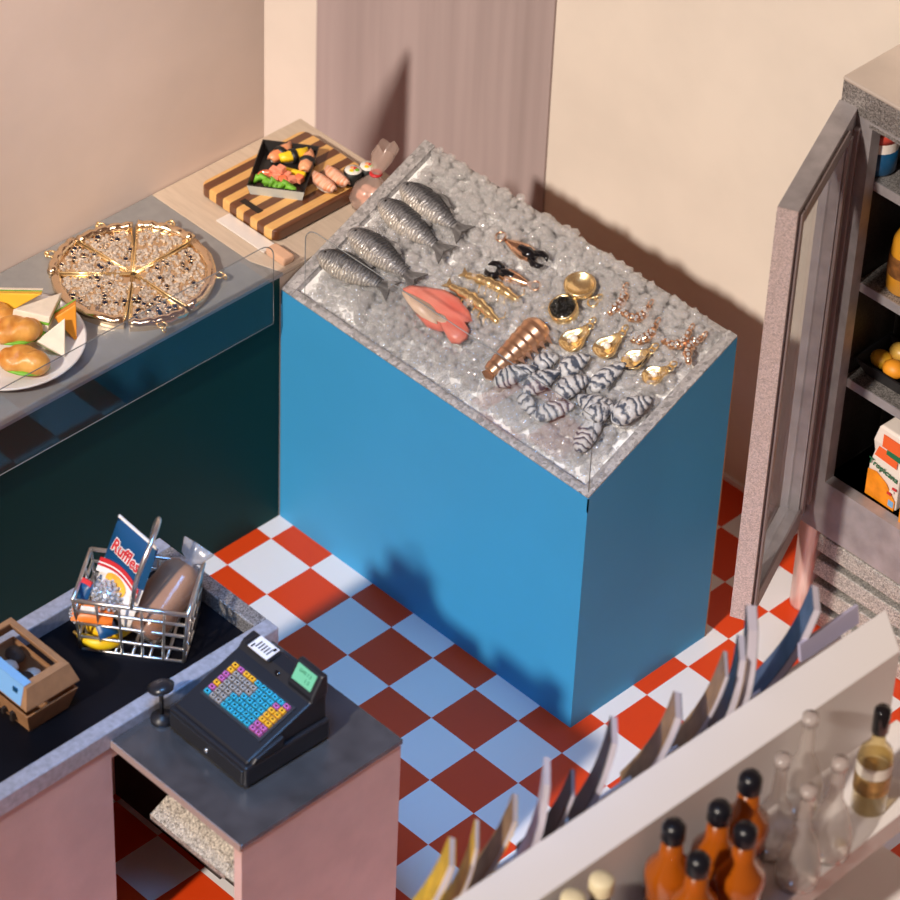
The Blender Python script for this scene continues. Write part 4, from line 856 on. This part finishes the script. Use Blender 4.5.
for i in range(5): m.box((-W_*.06+i*W_*.034, .0, .008), (W_*.014, .13, .003))
m.box((-W_*.09, -.07, .008), (.03, .08, .003)).box((W_*.09, .08, .008), (.05, .06, .003)); m.build('bars', onyx, rl)
MB().lathe([(.06, 0), (.06, .02), (.03, .03)], 14, 0, PM @ tr(W_*.52, sl_*1.06, .02)).build('key_switch', onyx, t)
hd = MB().extr([(W_*.66, S1+.02, zB-.02), (W_*.66, D_-.02, zB+.05), (W_*.66, D_-.02, zB+.40), (W_*.66, D_-.12, zB+.42), (W_*.66, S1+.02, zB+.10)], (W_*.32, 0, 0)).build('display_housing', black, t, .03)
a = Vector((0, S1+.02, zB+.10)); b3 = Vector((0, D_-.12, zB+.42)); sv2 = (b3-a); l2 = sv2.length; sv2.normalize(); n2 = Vector((0, -sv2.z, sv2.y)); QM = basis((1, 0, 0), sv2, n2, (W_*.66, S1+.02, zB+.10))
MB().b2((W_*.035, l2*.2, .0), (W_*.27, l2*.88, .015), 0, QM).build('screen', mat('green_lcd', (.16, .48, .26), .35), hd)
MB().text('GHS 7.2', .075, QM @ tr(W_*.15, l2*.68, .018), 0, .002).text('1.5', .09, QM @ tr(W_*.2, l2*.42, .018), 0, .002).build('digits', greenp, hd)
MB().extr([(W_, .12, .42), (W_, D_*.45, .42), (W_, D_*.45, .62), (W_, .2, .50)], (-W_*.12, 0, 0)).build('side_tray', black, t, .02)
m = MB()
for sx_ in (.15, W_-.15):
    for sy_ in (.15, D_-.15): m.lathe([(.05, 0), (.05, .04)], 10, c=(sx_, sy_))
m.build('feet', onyx, t)
p = un(162, 720, 'z', RZ); t = thing('pole_reader', 'small black scanner on a short pole left of the cash register', 'scanner', (p[0], p[1], RZ)); t.scale = (1.2, 1.2, 1.1)
MB().lathe([(.14, 0), (.14, .06), (.06, .10), (.035, .12)], 18).build('base', black, t); MB().lathe([(.03, .1), (.028, .55)], 10).build('pole', black, t)
MB().lathe([(.03, -.03), (.15, -.02), (.17, .03), (.1, .08), (.02, .09)], 20, 0, tr(0, 0, .58) @ rot('Y', -18)).build('head', mat('grey_black', (.015, .016, .02), .3), t)

# ------------------------------------------------------------------ white shelf unit in front
GZ = 7.5
t = thing('shelf_unit', 'white shelving unit of bottles and magazines nearest the camera', 'shelf unit', (0, 0, 0))
gp = [(9.014, -.30), (9.695, -.80), (9.50, -13), (8.76, -13)]
MB().prism(gp, 0, GZ).build('centre_board', white, t, .015)
pn = [(9.695, -.80), (9.70, -.80), (9.505, -13), (9.50, -13)]
def shelfb(z, x1=10.85):
    s_ = MB().prism([(9.69, -.62), (x1, -.62), (x1+.17, -13), (9.50, -13)], z-.14, z).build('shelf_board', white, t)
    MB().prism([(x1, -.62), (x1+.06, -.62), (x1+.23, -13), (x1+.17, -13)], z-.36, z+.02).build('shelf_lip', white, s_); return s_
shelfb(6.05); shelfb(3.6, 11.0); shelfb(1.2, 11.1)
MB().prism([(8.35, -.35), (9.01, -.35), (8.76, -13), (8.1, -13)], 6.2, 6.3).build('magazine_ledge', white, t)
MB().prism([(8.33, -.35), (8.38, -.35), (8.13, -13), (8.08, -13)], 6.2, 6.55).build('ledge_lip', white, t)

cov = {}
def magazine(label, tip, base, colr, pages=True, th=.07, wd=.50):
    x_ = 8.62; tp = Vector(un(*tip, 'x', x_)); hgt = 1.75
    s = Vector((-.70, .71, 0)); lean = .72*(tip[0]-base[0])/max(20., base[1]-tip[1])
    upv = Vector((.69*lean, .70*lean, 1)).normalized(); nn = s.cross(upv).normalized(); s2 = upv.cross(nn)
    bs = tp-upv*(tp.z-6.32)/upv.z; H_ = (tp-bs).length
    M = basis(s2, upv, nn, bs)
    t = thing('magazine', label, 'magazine', group='magazines leaning behind the white board', M=M)
    def leaf(z0, z1): 
        K = 10; pts = [(i/K*H_, .10*math.sin(pi*i/K)) for i in range(K+1)]
        m = MB()
        for (y0, c0), (y1, c1) in zip(pts[:-1], pts[1:]):
            m.add([(-wd/2, y0, z0+c0), (wd/2, y0, z0+c0), (wd/2, y1, z0+c1), (-wd/2, y1, z0+c1), (-wd/2, y0, z1+c0), (wd/2, y0, z1+c0), (wd/2, y1, z1+c1), (-wd/2, y1, z1+c1)], [(0, 1, 2, 3), (7, 6, 5, 4), (0, 3, 7, 4), (1, 5, 6, 2), (0, 4, 5, 1), (3, 2, 6, 7)], 0, False)
        return m
    leaf(-th/2, -th/2+.015).build('back_cover', mat('magazine_back', colr[0], .35, var=.35, scale=12), t)
    leaf(-th/2+.015, th/2-.015).build('pages', mat('magazine_pages', (.62, .58, .66), .5), t)
    leaf(th/2-.015, th/2).build('front_cover', mat('magazine_front', colr[1], .35, var=.35, scale=12), t)
Y_, K_, G_, Br, Bl, Li = (.75, .48, .04), (.02, .02, .02), (.30, .29, .32), (.30, .19, .10), (.08, .12, .22), (.55, .52, .62)
magazine('yellow covered magazine lowest in the frame, by the frame edge', (452, 852), (424, 897), (Y_, Y_), th=.10)
magazine('magazine with mustard cover and grey spine, second from the lowest', (477, 834), (458, 880), (Y_, Br))
magazine('brown and yellow magazine standing below the pale curled one', (515, 808), (483, 862), (Br, Y_))
magazine('pale lilac curled magazine beside the black one', (547, 771), (530, 842), (Li, Li), th=.09)
magazine('black covered magazine leaning low over the board', (573, 783), (545, 828), (K_, K_))
magazine('pale grey magazine with black back, below the blue counter corner', (614, 730), (588, 795), (K_, Li), th=.10)
magazine('brown and slate magazine in the middle of the row', (678, 705), (645, 765), (Br, Bl), th=.12)
magazine('grey magazine leaning thinly, fourth from the fridge end', (726, 664), (696, 722), (Br, G_))
magazine('dark brown magazine tucked behind the upright curled one', (742, 648), (728, 700), (K_, Br), th=.12)
magazine('upright curled grey magazine below the fridge door', (752, 618), (744, 690), (K_, G_), th=.16)
magazine('navy and grey magazine nearest the fridge leg', (816, 598), (776, 672), (Bl, G_), th=.12)
fa, fb = Vector(un(858, 607, 'z', 7.56)), Vector(un(800, 646, 'z', 7.56)); fd = (fa-fb); fl_ = fd.length; fd.normalize()
o = tag(place(MB().box((-.02, 0, -.12), (.05, fl_, .30)).build('flat_magazine', mat('lilac_cover', (.48, .46, .62), .4)), basis(fd.cross(Vector((0, 0, 1))), fd, (0, 0, 1), (fa+fb)/2) @ rot('Y', -12)), 'lilac magazine lying along the far end of the white board', 'magazine', 'magazines leaning behind the white board')

# bottles
amber = sheet_mat('amber_glass', (.78, .20, .01), 1.0, body=.62, bcol=(.80, .22, .01), rough=.08)
amber_i = mat('amber_drink', (.54, .125, .006), .22, coat=.6, trans=.35)
clearb = sheet_mat('clear_bottle', (.97, .96, .95), .6, body=.32, bcol=(.82, .77, .74), rough=.08)
SZ = 6.05
def bottle(name, label, u, v, kind, group=None, sc=1):
    """u,v: photo pixel of the bottle's foot"""
    p = un(u, v, 'z', SZ); t = thing(name, label, 'bottle', (p[0], p[1], SZ), group)
    if kind == 'amber':
        t.scale = (1.15, 1.15, 1.19); MB().lathe([(.22, 0), (.26, .04), (.26, .72), (.29, .85), (.27, 1.0), (.14, 1.18), (.115, 1.45)], 20).build('glass', amber_i, t)
        MB().lathe([(.125, 1.42), (.14, 1.45), (.14, 1.62), (.10, 1.68), (.02, 1.69)], 16).build('cap', mat('black_cap', (.006, .007, .012), .3) if 'black_cap' not in bpy.data.materials else bpy.data.materials['black_cap'], t)
        MB().lathe([(.265, .15), (.265, .6)], 20, cap=False).build('label', bpy.data.materials.get('dark_label') or mat('dark_label', (.05, .02, .015), .4, var=.6, scale=20), t)
        MB().lathe([(.13, 1.22), (.12, 1.32)], 16, cap=False).build('neck_band', bpy.data.materials.get('amber_band') or mat('amber_band', (.85, .30, .02), .3), t)
    elif kind == 'clear':
        MB().lathe([(.20, 0), (.29, .05), (.315, .25), (.29, .55), (.2, .85), (.105, 1.05), (.085, 1.65), (.105, 1.68), (.10, 1.75), (.02, 1.75)], 24).build('glass', clearb, t)
        MB().lathe([(.18, .03), (.26, .06), (.265, .10), (.05, .11)], 20).build('thick_foot', cryst, t)
        MB().lathe([(.115, 1.62), (.115, 1.76), (.02, 1.765)], 14).build('stopper', film_m, t)
    elif kind == 'wine':
        MB().lathe([(.22, 0), (.25, .04), (.25, .95), (.22, 1.08), (.1, 1.25), (.085, 1.5)], 24).build('glass', sheet_mat('pale_wine_glass', (.93, .84, .60), 1.2, body=.28, bcol=(.78, .66, .36), rough=.05), t)
        MB().lathe([(.256, .40), (.256, .70)], 24, cap=False).build('label', mat('gold_label', (.40, .24, .08), .35, .4, var=.5, scale=30), t)
        MB().lathe([(.252, .72), (.252, .92)], 24, cap=False).build('upper_label', mat('cream_label', (.70, .65, .58), .5), t)
        MB().lathe([(.11, 1.42), (.12, 1.45), (.12, 1.82), (.10, 1.86), (.02, 1.86)], 16).build('capsule', onyx, t)
    else:
        MB().lathe([(.22, 0), (.25, .04), (.25, .9), (.14, 1.15), (.12, 1.45)], 18).build('glass', mat('dark_brown_glass', (.015, .008, .006), .2, coat=.4), t)
        MB().lathe([(.15, 1.40), (.165, 1.43), (.165, 1.62), (.15, 1.66), (.02, 1.66)], 18).build('cap', bpy.data.materials.get('cream_cap') or mat('cream_cap', (.80, .70, .45), .5), t)
GA = 'amber bottles with black caps'; GCl = 'clear teardrop bottles'; GD = 'dark bottles with cream caps'
for lab, u, v in (('amber bottle farthest along the shelf, its black cap highest', 738, 880), ('amber bottle second from the clear bottles, at the back', 708, 910),
                  ('amber bottle in front, below the highest black cap', 733, 932), ('amber bottle set apart on the left, nearest the cream caps', 663, 929), ('amber bottle lowest in the frame among the black caps', 687, 962)):
    bottle('amber_bottle', lab, u, v, 'amber', GA)
for lab, u, v in (('clear teardrop bottle beside the amber bottles', 771, 850), ('clear teardrop bottle nearest the shelf lip', 796, 881), ('clear teardrop bottle next to the white wine', 827, 853), ('clear teardrop bottle at the very back against the board', 798, 808)):
    bottle('clear_bottle', lab, u, v, 'clear', GCl)
bottle('wine_bottle', 'white wine bottle with black capsule and gold label', 868, 806, 'wine')
bottle('dark_bottle', 'dark bottle with cream cap, nearer the amber bottles', 594, 966, 'dark', GD); bottle('dark_bottle', 'dark bottle with cream cap at the bottom frame edge', 566, 984, 'dark', GD)
